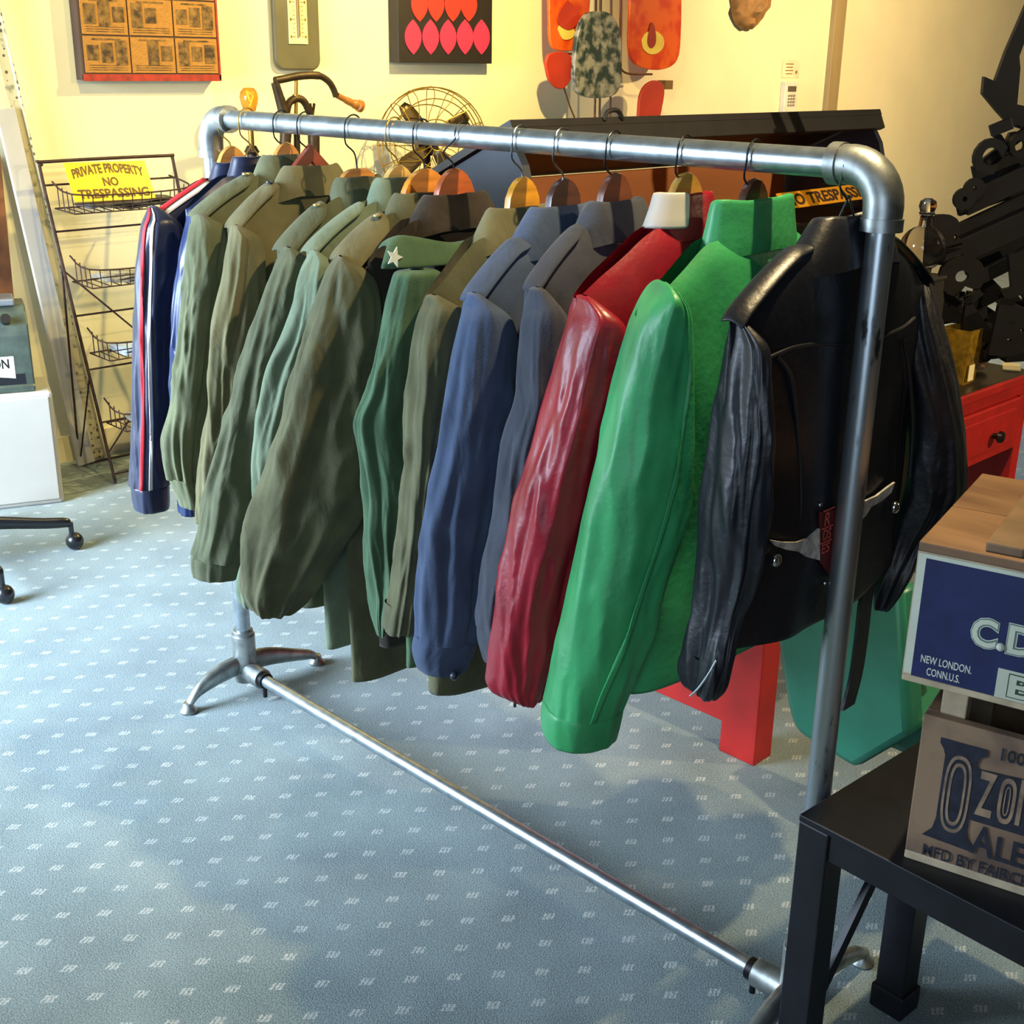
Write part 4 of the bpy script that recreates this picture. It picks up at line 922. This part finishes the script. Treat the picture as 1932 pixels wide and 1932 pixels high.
MB().prism([fr_ + bd * a + V((0, 0, z)) for a, z in prof], -fd, .40).build('housing', gm, on, smooth=False, bevel=.006)
nrm = (-bd * .995 + V((0, 0, .045))).normalized(); upv = V((0, 0, 1)) + bd * .06; upv.normalize()
Oo = fr_ + bd * .0085 + V((0, 0, .03)) - fd * .03
MB().box(Oo - fd * .14 + upv * .083 + nrm * .002, (.28, .165, .003), fd, upv, nrm).build('label_plate', mat('black_label', '14161c', rough=.4), on, smooth=False)
q = MB().prism([Oo + nrm * .0045 + fd * x + upv * z for x, z in ((-.034, .024), (-.034, .142), (-.20, .098), (-.20, .048))], nrm, .0008).build('arrow_panel', mat('label_white', 'e3e6da', rough=.5), on, smooth=False)
q = MB(); text_on(q, 'ON', Oo + nrm * .0062, fd, upv, -.110, -.052, .062, .098, .02); q.build('lettering', mat('black_label', '14161c'), on, smooth=False)
q = MB(); text_on(q, 'S', Oo + nrm * .0045, fd, upv, -.126, -.106, .118, .142, .02); q.build('lettering', mat('label_white', 'e3e6da'), on, smooth=False)
MB().box(fr_ + bd * .15 - fd * .10 + V((0, 0, .322)), (.13, .14, .025), fd, bd).build('top_tray', mat('dull_aluminium', 'a8b0ba', rough=.3, metal=.7), on, smooth=False, bevel=.006)
MB().tube([fr_ + bd * .03 - fd * .075 + V((0, 0, .265)), fr_ + bd * .0 - fd * .075 + V((0, 0, .28))], .018, 14).build('knob', mat('black_plastic', '121317', rough=.4), on)
pa = fr_ + bd * .10 - fd * .155 + V((0, 0, .325))
MB().tube(smooth_path([pa + V((0, 0, 0)), pa + V((0, 0, .05)) + fd * .03, pa + V((0, 0, .10)) + fd * .005, pa + V((0, 0, .10)) - fd * .06, pa + V((0, 0, .02)) - fd * .09], 5), .008, 10).build('carry_handle', mat('black_plastic', '121317'), on)

# ------------------------------------------------------------------ swivel chair base
hub = V((-1.41, -.235, 0)); oc = thing('swivel_chair', 'black swivel chair at the left edge, only two caster legs in view', 'chair', tuple(hub))
blk = mat('black_enamel', '15161a', rough=.3, var=.1, coat=.3)
a0 = math.atan2(.162 + .235, -1.29 + 1.41)
for i in range(5):
    a = a0 - i * 2 * math.pi / 5; e = V((math.cos(a), math.sin(a), 0)); g = V((-e.y, e.x, 0)); rows = []
    for r, z, hw_, hh in ((.03, .135, .022, .030), (.12, .145, .022, .026), (.22, .128, .020, .022), (.32, .108, .018, .020), (.375, .105, .016, .020), (.40, .098, .013, .015)):
        c = hub + e * r + V((0, 0, z)); rows.append([c + g * hw_ * math.cos(t) + V((0, 0, hh * math.sin(t))) for t in [2 * math.pi * k / 12 for k in range(12)]])
    q = MB().grid(rows, closed=True); q.add(rows[-1], [tuple(range(12))]); lg = q.build('leg', blk, oc, sub=1)
    MB().tube([hub + e * .395 + V((0, 0, .055)), hub + e * .395 + V((0, 0, .10))], .009, 10).ball(hub + e * .402 + V((0, 0, .031)), (.031, .031, .031), 16, 10).build('caster', blk, lg)
MB().lathe([(.03, .08), (.045, .11), (.045, .17), (.028, .19), (.028, .42)], hub, 18).build('column', blk, oc)
MB().lathe([(.14, .42), (.16, .44), (.16, .48), (.14, .50)], hub, 24).build('seat', mat('black_vinyl', '17181b', rough=.5), oc, bevel=.03)

# ------------------------------------------------------------------ red desk with the open chest
red = mat('red_paint', 'a81a16', rough=.45, var=.18, vscale=10, bump=.1, bscale=40)
ds = thing('desk', 'red painted desk with drawers and a dark top behind the jackets', 'desk', (.9, 1.3, 0))
dtop = mat('dark_desk_top', '241d16', rough=.4, var=.3, vscale=16)
X0, X1, Y0, Y1, DZ = .50, 1.19, .66, 1.985, .79
MB().box(((X0 + X1) / 2, (Y0 + Y1) / 2, DZ - .012), (X1 - X0 + .0, Y1 - Y0 + .02, .024)).build('top', dtop, ds, smooth=False, bevel=.004)
MB().box((X1 + .004, (Y0 + Y1) / 2, DZ - .013), (.012, Y1 - Y0 + .024, .028)).build('top_edge', red, ds, smooth=False, bevel=.004)
MB().box(((X0 + X1) / 2, (Y0 + Y1) / 2, .745), (X1 - X0 - .02, Y1 - Y0 - .02, .042)).build('rail', red, ds, smooth=False)
def endpanel(y, th=.03):
    pr_ = [(X0 + .01, .0), (X0 + .11, 0), (X0 + .11, .10), (X1 - .12, .10), (X1 - .12, 0), (X1 - .005, 0), (X1 - .005, .724), (X0 + .01, .724)]
    pr_ = [(X0, 0), (X0 + .10, 0), (X0 + .10, .085), (X1 - .105, .085), (X1 - .105, 0), (X1, 0), (X1, .724), (X0, .724)]
    return MB().prism([V((a, y, z)) for a, z in pr_], (0, 1, 0), th).build('end_panel', red, ds, smooth=False, bevel=.003)
endpanel(.68, .075); endpanel(1.93, .05)
for i in range(2):
    y0 = .775 + i * .585; d_ = MB().box((X1 - .012, y0 + .285, .645), (.03, .565, .155)).build('drawer', red, ds, smooth=False, bevel=.004)
    MB().box((X1 + .004, y0 + .285, .645), (.004, .50, .10)).build('drawer_moulding', red, d_, smooth=False, bevel=.002)
    MB().lathe([(.008, 0), (.008, .012), (.018, .022), (.016, .032), (.004, .036)], (X1 + .003, y0 + .285 + .12, .637), 14, X=V((0, 1, 0)), Y=V((0, 0, 1)), Z=V((1, 0, 0))).build('knob', mat('knob_black', '160c0a', rough=.35), d_)
MB().box((X0 + .02, 1.34, .45), (.03, 1.2, .5)).build('back_panel', red, ds, smooth=False)
# chest
ch = thing('wooden_chest', 'long dark chest with its lid open showing orange brown wood, on the red desk', 'chest', (.4, 1.3, DZ))
cdk = mat('chest_black', '1f1a17', rough=.55, var=.3, vscale=12); cin = mat('chest_inside_wood', 'b87038', rough=.55, var=.2, vscale=6, stretch=(1, .15, 1)); csd = mat('chest_blue_black', '222c3c', rough=.5)
cy0, cy1 = .50, 2.11; xb, xf_ = .12, .62; zr = 1.19
MB().box(((xb + xf_) / 2, (cy0 + cy1) / 2, DZ + .012), (xf_ - xb, cy1 - cy0, .024)).build('bottom', cdk, ch, smooth=False)
for c, sz in (((xf_ - .012, (cy0 + cy1) / 2, (DZ + zr) / 2 + .012), (.024, cy1 - cy0, zr - DZ - .024)), ((xb + .012, (cy0 + cy1) / 2, (DZ + zr) / 2 + .012), (.024, cy1 - cy0, zr - DZ - .024)),
              (((xb + xf_) / 2, cy0 + .012, (DZ + zr) / 2 + .012), (xf_ - xb - .05, .024, zr - DZ - .024)), (((xb + xf_) / 2, cy1 - .012, (DZ + zr) / 2 + .012), (xf_ - xb - .05, .024, zr - DZ - .024))):
    MB().box(c, sz).build('side', cdk, ch, smooth=False, bevel=.003)
MB().box(((xb + xf_) / 2, (cy0 + cy1) / 2, zr - .07), (xf_ - xb - .05, cy1 - cy0 - .05, .012)).build('tray', cin, ch, smooth=False)
# hood like lid leaning forward over the open front
ym = (cy0 + cy1) / 2; LW = cy1 - cy0 + .05; zh = 1.34
MB().box((xb + .085, ym, (zr + zh) / 2 - .04), (.02, cy1 - cy0 - .05, zh - zr + .06)).build('back_board', cin, ch, smooth=False)
la = V((xb + .07, 0, zh)); lt2 = V((.52, 0, 1.492)); ldir = (lt2 - la).normalized(); ln = V((ldir.z, 0, -ldir.x)); ll = (lt2 - la).length
ld = MB().box(la + ldir * ll / 2 + V((0, ym, 0)), (ll, LW, .018), ldir, V((0, 1, 0)), ln).build('lid', cdk, ch, smooth=False)
MB().box(la + ldir * (ll - .011) + V((0, ym, 0)) + ln * .030, (.022, LW, .045), ldir, V((0, 1, 0)), ln).build('lid_rim', cdk, ld, smooth=False, bevel=.003)
for y in (cy0 - .012, cy1 - .012):
    MB().prism([V((x_, y, z_q)) for x_, z_q in ((xb, zr), (xf_ - .01, zr), (.545, 1.40), (.50, 1.468), (xb + .09, zh - .006), (xb + .05, zh - .03))], (0, 1, 0), .024).build('cheek', csd, ch, smooth=False)
hp = at(1052, 225, 1, 1.0)
MB().tube(smooth_path([V((lt2.x, .80, 1.492)), V((lt2.x, .81, 1.512)), V((lt2.x, .85, 1.515)), V((lt2.x, .87, 1.492))], 4), .006, 8).build('lid_handle', cdk, ld)
# sign in chest
q0 = at(1462, 366, 0, .56); q1 = at(1655, 344, 0, .56)
ns = thing('warning_sign', 'orange yellow no trespassing sign lying in the open chest', 'sign', tuple((q0 + q1) / 2))
pbl = at(1478, 396, 0, .59); pbr = at(1662, 371, 0, .59)
sX = (pbr - pbl); W_ = sX.length; sX.normalize(); sY = (q0 - pbl); H_ = sY.length; sY = (sY - sX * sY.dot(sX)).normalized(); sN = sX.cross(sY); sN = sN if sN.x > 0 else -sN
MB().box(pbl + sX * W_ / 2 + sY * H_ / 2, (W_, H_, .003), sX, sY, sN).build('plate', mat('sign_orange', 'e09a12', rough=.5, var=.05), ns, smooth=False)
q = MB(); text_on(q, 'NO TRESPASSING', pbl + sN * .003, sX, sY, .05 * W_, .97 * W_, .14 * H_, .86 * H_, .03); q.build('lettering', mat('sign_dark', '3a2106', rough=.6), ns, smooth=False)

# things on the desk
fc = at(1741, 468, 0, 1.0); pb = thing('pedestal_box', 'plain dark box on the red desk carrying the glass decanter', 'box', (1.0, fc.y, DZ))
MB().box((1.0, fc.y, DZ + (fc.z - .072 - DZ) / 2), (.11, .11, fc.z - .072 - DZ - .012)).build('carcass', cdk, pb, smooth=False, bevel=.003)
MB().box((1.0, fc.y, fc.z - .072 - .006), (.118, .118, .012)).build('lid', cdk, pb, smooth=False, bevel=.003)
gl = mat('clear_glass', 'e8e2dc', rough=.03, trans=1, var=.01)
dc = thing('glass_decanter', 'round clear glass decanter with ball stopper behind the black jacket', 'decanter', tuple(fc - V((0, 0, .066))))
r = .062
prof = [(.03, -.066)] + [(r * math.cos(a), r * math.sin(a)) for a in [math.radians(-60 + 12 * i) for i in range(12)]] + [(.018, .066), (.017, .085), (.021, .088)]
pin = [(x - .004, z) for x, z in reversed(prof[1:])] 
MB().lathe(prof + pin, fc, 28).build('flask', gl, dc)
MB().lathe([(.012, .075), (.014, .088), (.022, .092), (.019, .098), (.024, .112), (.021, .126), (.010, .133)], fc, 20).build('stopper', gl, dc)
vc = at(1802, 738, 2, DZ); vc = V((1.10, at(1802, 738, 0, 1.10).y, DZ)); vz = thing('pressed_glass_vase', 'square amber pressed glass vase with a white tag beside the black sleeve', 'vase', tuple(vc))
ag = mat('yellow_pressed_glass', 'b08a2c', rough=.15, trans=.55, var=.35, vscale=45, bump=.6, bscale=90, bdist=.004)
rows = [[vc + V((a * q, b * q, z)) for a, b in ((-1, -1), (0, -1.05), (1, -1), (1.05, 0), (1, 1), (0, 1.05), (-1, 1), (-1.05, 0))] for q, z in ((.034, 0.0), (.036, .01), (.040, .08), (.043, .155), (.039, .155), (.036, .08), (.030, .02))]
rows.append([vc + V((0, 0, .02))] * 8); rows.insert(0, [vc] * 8)
MB().grid(rows, closed=True).build('body', ag, vz, ang=30)
MB().box(vc + V((.045, -.012, .035)), (.002, .03, .045)).build('price_tag', mat('tag_paper', 'f0e3b0', rough=.7), vz, smooth=False, label='white paper tag')
bc = at(1845, 700, 2, DZ); bg = thing('glass_bird', 'small amber and white glass bird on the desk beside the vase', 'figurine', tuple(bc))
ab = mat('amber_white_glass', 'c8701c', rough=.15, trans=.3, col2='eadcc0', vscale=45)
MB().ball(bc + V((0, 0, .026)), (.024, .036, .022), 16, 10).build('body', ab, bg)
MB().ball(bc + V((.012, .028, .054)), (.011, .012, .012), 12, 8).tube([bc + V((.01, .022, .03)), bc + V((.012, .028, .054))], .009, 10).build('head', ab, bg)
MB().tube([bc + V((-.002, -.03, .03)), bc + V((-.01, -.06, .048))], [.012, .004], 8).build('tail', ab, bg)
MB().box(at(1908, 694, 2, DZ) + V((0, 0, .003)), (.05, .10, .004), V((.9, .43, 0)), V((-.43, .9, 0))).build('paper_card', mat('tag_paper', 'f0e3b0'), loc=at(1908, 694, 2, DZ), smooth=False, label='cream paper card lying at the right end of the red desk', cat='card')
# letter sculpture
ib = mat('black_iron', '0b0907', rough=.6, metal=.3, var=.4, vscale=20)
D0 = 3.58
lsb = atd(1900, 680, D0); ls = thing('letter_sculpture', 'tall jumble of black iron letters and bars piled at the right above the desk', 'sculpture', (lsb.x, lsb.y, DZ))
ux = V((RC.x, RC.y, 0)).normalized(); uz = V((0, 0, 1)); un = ux.cross(uz).normalized(); un = un if un.dot(CAM - lsb) > 0 else -un
def lp_(u, v, d=0):  # on the upright plane of the pile
    dd = ray(u, v); k = (lsb - un * d * -1 - CAM).dot(un) / dd.dot(un); return CAM + dd * k
def big(chs, cu, cv, hpx, rot, d, wk=.75, bold=.06, th=.018):
    vs, fs = glyphs(chs, bold, 4); c = lp_(cu, cv, d); h_ = hpx * 3.58 / FPX; a = math.radians(rot); X_ = ux * math.cos(a) + uz * math.sin(a); Y_ = uz * math.cos(a) - ux * math.sin(a)
    b = MB(); P = [c + X_ * ((x - .5) * h_ * wk) + Y_ * ((y - .5) * h_) for x, y in vs]; b.add(P, fs)
    b.build('letter', ib, ls, smooth=False, solid=th)
def lbar(u0, v0, u1, v1, wpx, d=0, th=.02): 
    MB().bar(lp_(u0, v0, d), lp_(u1, v1, d), th, wpx * 3.58 / FPX, up=uz if abs(u1 - u0) > abs(v1 - v0) * .2 else ux).build('bar', ib, ls, smooth=False, bevel=.002)
cv = lambda x, y: (1700 + x * .393, y * .393)
def poly(px, d=0, th=.02): MB().prism([lp_(*cv(x, y), d) for x, y in px], un, th).build('plate', ib, ls, smooth=False)
poly([(640, -140), (590, 20), (490, 250), (440, 390), (388, 367), (380, 450), (450, 535), (510, 600), (640, 640), (640, 520), (545, 500), (560, 330), (555, 270), (610, 120), (660, -100)], -.04)
lbar(*cv(430, 630), *cv(530, 590), 20, .03); big('C', *cv(415, 745), 62, -22, .03, .8); lbar(*cv(400, 780), *cv(640, 600), 16, 0); big('Y', *cv(500, 720), 58, 10, -.03); big('O', *cv(565, 700), 40, 0, .02, .9)
lbar(*cv(350, 860), *cv(700, 740), 46, -.02); lbar(*cv(300, 985), *cv(700, 800), 40, .02); lbar(*cv(270, 1010), *cv(700, 860), 22, -.05)
big('8', *cv(325, 930), 62, -40, .04, .6, .05); big('B', *cv(205, 1150), 90, 4, .04, .75, .10)
lbar(*cv(270, 1130), *cv(700, 930), 40, 0); lbar(*cv(280, 1210), *cv(700, 1020), 44, .03); lbar(*cv(300, 1290), *cv(700, 1080), 30, -.04); lbar(*cv(380, 1330), *cv(700, 1170), 26, .02)
big('Q', *cv(290, 1340), 86, 0, .05, 1.0, .12); big('A', *cv(410, 1400), 90, 28, .0, .9, .08); big('J', *cv(540, 1320), 80, 14, .04, .7, .08); big('S', *cv(600, 1400), 74, -18, .0, .8, .08)
big('E', *cv(260, 1470), 76, 84, .02, .8, .08); lbar(*cv(180, 1530), *cv(360, 1500), 22, 0); big('A', *cv(345, 1560), 80, 20, .05, .9, .08); big('R', *cv(400, 1600), 86, -30, -.03, .8, .09); big('B', *cv(525, 1590), 92, -4, .08, .72, .09); big('X', *cv(440, 1640), 66, 15, .02, .9, .08)
lbar(*cv(470, 1700), *cv(640, 1690), 18, .0, .10); lbar(*cv(370, 1690), *cv(480, 1680), 16, .0, .10); lbar(*cv(640, 1700), *cv(660, -100), 26, -.07, .03)

# ------------------------------------------------------------------ black bench with the two crates
bz = .50; bt = thing('metal_bench', 'black iron bench at lower right carrying the two wooden crates', 'bench', (2.3, .12, 0))
bi = mat('black_bench_iron', '17181f', rough=.45, metal=.2, var=.25, vscale=14, bump=.15, bscale=50)
ya = math.radians(-3); bX = V((math.cos(ya), math.sin(ya), 0)); bY = V((-bX.y, bX.x, 0)); Tc = at(1508, 1536, 2, bz)
LB, WB = 1.15, .46
MB().box(Tc + bX * LB / 2 + bY * WB / 2 + V((0, 0, -.006)), (LB, WB, .012), bX, bY).build('top', bi, bt, smooth=False, bevel=.002)
for y_ in (.012, WB - .012): MB().box(Tc + bX * LB / 2 + bY * y_ + V((0, 0, -.037)), (LB, .012, .05), bX, bY).build('apron', bi, bt, smooth=False, bevel=.002)
for x_ in (.012, LB - .012): MB().box(Tc + bX * x_ + bY * WB / 2 + V((0, 0, -.037)), (.012, WB - .04, .05), bX, bY).build('apron', bi, bt, smooth=False, bevel=.002)
for x_, y_ in ((.028, .027), (.060, .28), (LB - .03, .028), (LB - .03, .27)):
    c = Tc + bX * x_ + bY * y_; h_ = bz - .012
    lgm = MB().box(c + V((0, 0, -.012 - h_ / 2)), (.056, .052, h_), bX, bY).build('leg', bi, bt, smooth=False, bevel=.003)
    MB().box(V((c.x, c.y, .025)), (.066, .062, .05), bX, bY).build('foot', bi, lgm, smooth=False, bevel=.004)
for x_ in (.03, LB - .03):
    MB().bar(Tc + bX * x_ + bY * .05 + V((0, 0, -.40)), Tc + bX * (x_ + .01) + bY * .27 + V((0, 0, -.075)), .012, .022).build('brace', bi, bt, smooth=False)
# crates
cwood = mat('crate_wood', '8c6c50', rough=.75, col2='664b37', vscale=5, stretch=(.6, 3, 3), bump=.2, bscale=60)
cpale = mat('crate_pale_edge', 'b7a588', rough=.75, var=.2, vscale=20)
yw_ = math.radians(13); kX = V((math.cos(yw_), math.sin(yw_), 0)); kY = V((-kX.y, kX.x, 0)); kN = -kY
def crate_frame(u, v, z): return at(u, v, 2, z)
# lower crate: ozone ale
O1 = crate_frame(1705, 1617, bz); W1, D1, H1 = .46, .30, .245
lc = thing('wooden_crate', 'weathered wooden ale crate with faded dark lettering, standing on the black bench', 'crate', tuple(O1 + kX * W1 / 2 + kY * D1 / 2), 'wooden crates on the bench')
def slab(o, x0, x1, y0, y1, z0, z1): return MB().box(o + kX * (x0 + x1) / 2 + kY * (y0 + y1) / 2 + V((0, 0, (z0 + z1) / 2)), (x1 - x0, y1 - y0, z1 - z0), kX, kY)
ozw = mat('ale_crate_wood', '5a473d', rough=.8, col2='8c7158', vscale=9, stretch=(1, 1, 1), bump=.25, bscale=70, ramp=(.38, .62))
frt = slab(O1, 0, W1, 0, .018, .014, H1).build('front_panel', ozw, lc, smooth=False, bevel=.002)
slab(O1, 0, W1, D1 - .018, D1, .014, H1).build('back_panel', ozw, lc, smooth=False, bevel=.002)
for x_ in (0, W1 - .018): slab(O1, x_, x_ + .018, .018, D1 - .018, .014, H1).build('end_panel', ozw, lc, smooth=False, bevel=.002)
slab(O1, 0, W1, 0, D1, 0, .014).build('bottom', cpale, lc, smooth=False, bevel=.002)
for x_ in (.018, W1 - .056):
    for y_ in (.02, D1 - .05): slab(O1, x_, x_ + .036, y_, y_ + .03, .014, H1 + .048).build('corner_post', cpale, lc, smooth=False, bevel=.002)
Of = O1 + kN * .0012; inkm = mat('faded_black_ink', '1c1f2c', rough=.8, var=.4, vscale=60); lt_m = mat('bare_letter_wood', '9a8066', rough=.8, col2='6d5a4c', vscale=40)
z_ = V((0, 0, 1))
pn = lambda x, z, l=0: Of + kX * (x * .575) + z_ * z + kN * l
q = MB().prism([pn(*p) for p in ((.038, .050), (.060, .066), (.066, .085), (.066, .190), (.060, .200), (.050, .208), (.050, .216), (.165, .216), (.165, .206), (.150, .200), (.146, .188), (.150, .183), (W1 * 1.4, .200), (W1 * 1.4, .098), (.146, .098), (.146, .078), (.150, .066), (.168, .052), (.160, .046))], kN, .0008)
q.build('black_emblem', inkm, frt, smooth=False)
def oval(cx, cz, a, b, w_, l):
    o_ = MB(); R0 = []; R1 = []
    for i in range(36):
        t = 2 * math.pi * i / 36; ct = math.copysign(abs(math.cos(t)) ** .8, math.cos(t)); st = math.copysign(abs(math.sin(t)) ** .6, math.sin(t))
        R0.append(pn(cx + a * ct, cz + b * st, l)); R1.append(pn(cx + (a - w_) * ct, cz + (b - w_) * st, l))
    o_.grid([R0, R1], closed=True); return o_
for a, b in ((.033, .064), (.021, .052)): oval(.106, .132, a, b, .006, .0016).build('lettering', lt_m, frt, smooth=False)
oval(.226, .145, .020, .037, .008, .0016).build('lettering', lt_m, frt, smooth=False); oval(.226, .145, .007, .024, .003, .0016).build('lettering', lt_m, frt, smooth=False)
q = MB(); text_on(q, 'Z', pn(0, 0, .0016), kX * .575, z_, .155, .196, .110, .182, .02); text_on(q, 'NE', pn(0, 0, .0016), kX * .575, z_, .252, .35, .112, .186, .02); q.build('lettering', lt_m, frt, smooth=False)
q = MB(); text_on(q, '100', pn(0, 0, .001), kX * .575, z_, .196, .252, .206, .226, .02)
text_on(q, 'A', pn(0, 0, .001), kX * .575, z_, .158, .215, .045, .094, .02); text_on(q, 'LE', pn(0, 0, .001), kX * .575, z_, .219, .29, .045, .085, .02)
text_on(q, 'MFD BY FAIRCHILD', pn(0, 0, .001), kX * .575, z_, .045, .37, .016, .036, .015); q.build('lettering', inkm, frt, smooth=False)
# upper crate: blue label
zc = bz + H1 + .050; O2 = crate_frame(1700, 1282, zc); W2, D2 = .50, .37; H2 = .195
H2 = .214
uc = thing('wooden_crate', 'wooden biscuit crate with a dark blue front label, topmost on the black bench', 'crate', tuple(O2 + kX * W2 / 2 + kY * D2 / 2), 'wooden crates on the bench')
slab(O2, 0, W2, 0, D2, 0, .010).build('bottom', cpale, uc, smooth=False, bevel=.002)
fr2 = slab(O2, 0, W2, 0, .016, .010, H2 - .014).build('front_panel', cpale, uc, smooth=False, bevel=.001)
slab(O2, 0, W2, D2 - .016, D2, .010, H2 - .014).build('back_panel', cwood, uc, smooth=False)
for x_ in (0, W2 - .016): slab(O2, x_, x_ + .016, .016, D2 - .016, .010, H2 - .014).build('end_panel', cwood, uc, smooth=False)
tpn = slab(O2, 0, W2, 0, D2 * .48, H2 - .014, H2).build('top_board', cwood, uc, smooth=False, bevel=.002)
slab(O2, 0, W2, D2 * .48 + .002, D2, H2 - .014, H2).build('top_board', cwood, uc, smooth=False, bevel=.002)
slab(O2, .085, .135, .012, D2 - .01, H2, H2 + .014).build('batten', mat('crate_batten', '75604a', rough=.8, var=.2, vscale=10), uc, smooth=False, bevel=.003)
pn = lambda x, z, l=0: O2 + kN * .001 + kX * x + z_ * z + kN * l
q = MB().prism([pn(x, z) for x, z in ((0.002, .014), (W2 - .002, .014), (W2 - .002, H2 - .016), (.002, H2 - .016))], kN, .0005).build('label_border', mat('label_cream', 'c9cdb9', rough=.6), fr2, smooth=False)
lb = MB().prism([pn(x, z, .0005) for x, z in ((0.013, .012), (W2 - .013, .012), (W2 - .013, H2 - .022), (.013, H2 - .022))], kN, .0006).build('blue_label', mat('label_blue', '1b2452', rough=.5, var=.15, vscale=30), fr2, smooth=False)
wht = mat('label_lettering', 'cfd3c4', rough=.6); grn = mat('label_green', '5f7a68', rough=.6); crm = mat('label_cream', 'c9cdb9')
q = MB(); text_on(q, 'NEW LONDON.', pn(0, 0, .0014), kX, z_, .024, .094, .036, .048, .012); text_on(q, 'CONN.U.S.', pn(0, 0, .0014), kX, z_, .034, .080, .018, .030, .012); q.build('lettering', wht, lb, smooth=False)
for off, mm, bl_ in ((0, wht, .085), (.0004, grn, .06), (.0008, crm, .02)):
    q = MB(); text_on(q, 'C', pn(0, 0, .0014 + off), kX, z_, .087 - bl_ * .03, .119 + bl_ * .03, .082 - bl_ * .04, .122 + bl_ * .04, bl_ * .9); text_on(q, 'D', pn(0, 0, .0014 + off), kX, z_, .135 - bl_ * .03, .172 + bl_ * .03, .082 - bl_ * .04, .122 + bl_ * .04, bl_ * .9); q.ball(pn(.1265, .087, .0016 + off), .0035 + bl_ * .03, 12, 6); q.build('lettering', mm, lb, smooth=False)
MB().prism([pn(x, z, .0012) for x, z in ((.128, .012), (W2 - .10, .012), (W2 - .10, .056), (.128, .056))], kN, .0006).build('cream_panel', crm, lb, smooth=False)
for off, mm, bl_ in ((0, mat('label_dark_green', '2e4a2c', rough=.6), .07), (.0005, crm, .02)):
    q = MB(); text_on(q, 'B', pn(0, 0, .0022 + off), kX, z_, .145 - bl_ * .03, .180 + bl_ * .03, .018 - bl_ * .03, .050 + bl_ * .03, bl_); q.build('lettering', mm, lb, smooth=False)
MB().box(O2 + kX * .30 + kY * .24 + V((0, 0, H2 + .05)), (.12, .10, .10), kX, kY).build('black_tin', mat('tin_black', '101014', rough=.4), loc=O2 + kX * .30 + kY * .24 + V((0, 0, H2)), smooth=False, bevel=.008, label='black tin on top of the blue label crate at the right edge', cat='tin')

# ------------------------------------------------------------------ green vinyl chair behind the near post
gv = mat('mint_green_vinyl', '2f7f66', rough=.38, var=.12, vscale=8, bump=.35, bscale=18, coat=.2, bdist=.004)
gc = thing('vinyl_armchair', 'mint green vinyl armchair back standing behind the near post', 'armchair', (1.56, .62, 0))
y_ = .5; P = lambda u, v: at(u, v, 1, y_)
pts = [P(1462, 1195), P(1478, 1300), P(1488, 1350), P(1500, 1378), P(1518, 1394), P(1560, 1424), P(1610, 1452), P(1712, 1396), P(1712, 1330), P(1705, 1180)]
xs0 = P(1470, 1200).x; 
pts = [P(1440, 1110)] + smooth_path([P(1462, 1195), P(1478, 1300), P(1488, 1350), P(1500, 1378), P(1518, 1394)], 3) + [P(1610, 1452), P(1716, 1390), P(1712, 1330), P(1700, 1110)]
MB().prism(pts, (0, 1, 0), .07).build('backrest', gv, gc, bevel=.016, ang=60)
MB().box((1.60, .69, .31), (.26, .24, .10)).build('seat', gv, gc, bevel=.022)
MB().tube([(1.66, .74, .015), (1.66, .74, .28)], .025, 14).lathe([(.15, 0), (.15, .012), (.03, .03)], (1.66, .74, 0), 24).build('pedestal', mat('black_enamel', '15161a'), gc)
cq = at(1706, 1140, 1, .62)
MB().ball(cq + V((-.01, .0, -.01)), (.07, .06, .05), 20, 12).build('yellow_cushion', mat('mustard_cloth', 'a08a2c', rough=.9, var=.3), loc=cq, label='mustard yellow bundle of cloth beside the blue label crate', cat='cushion')
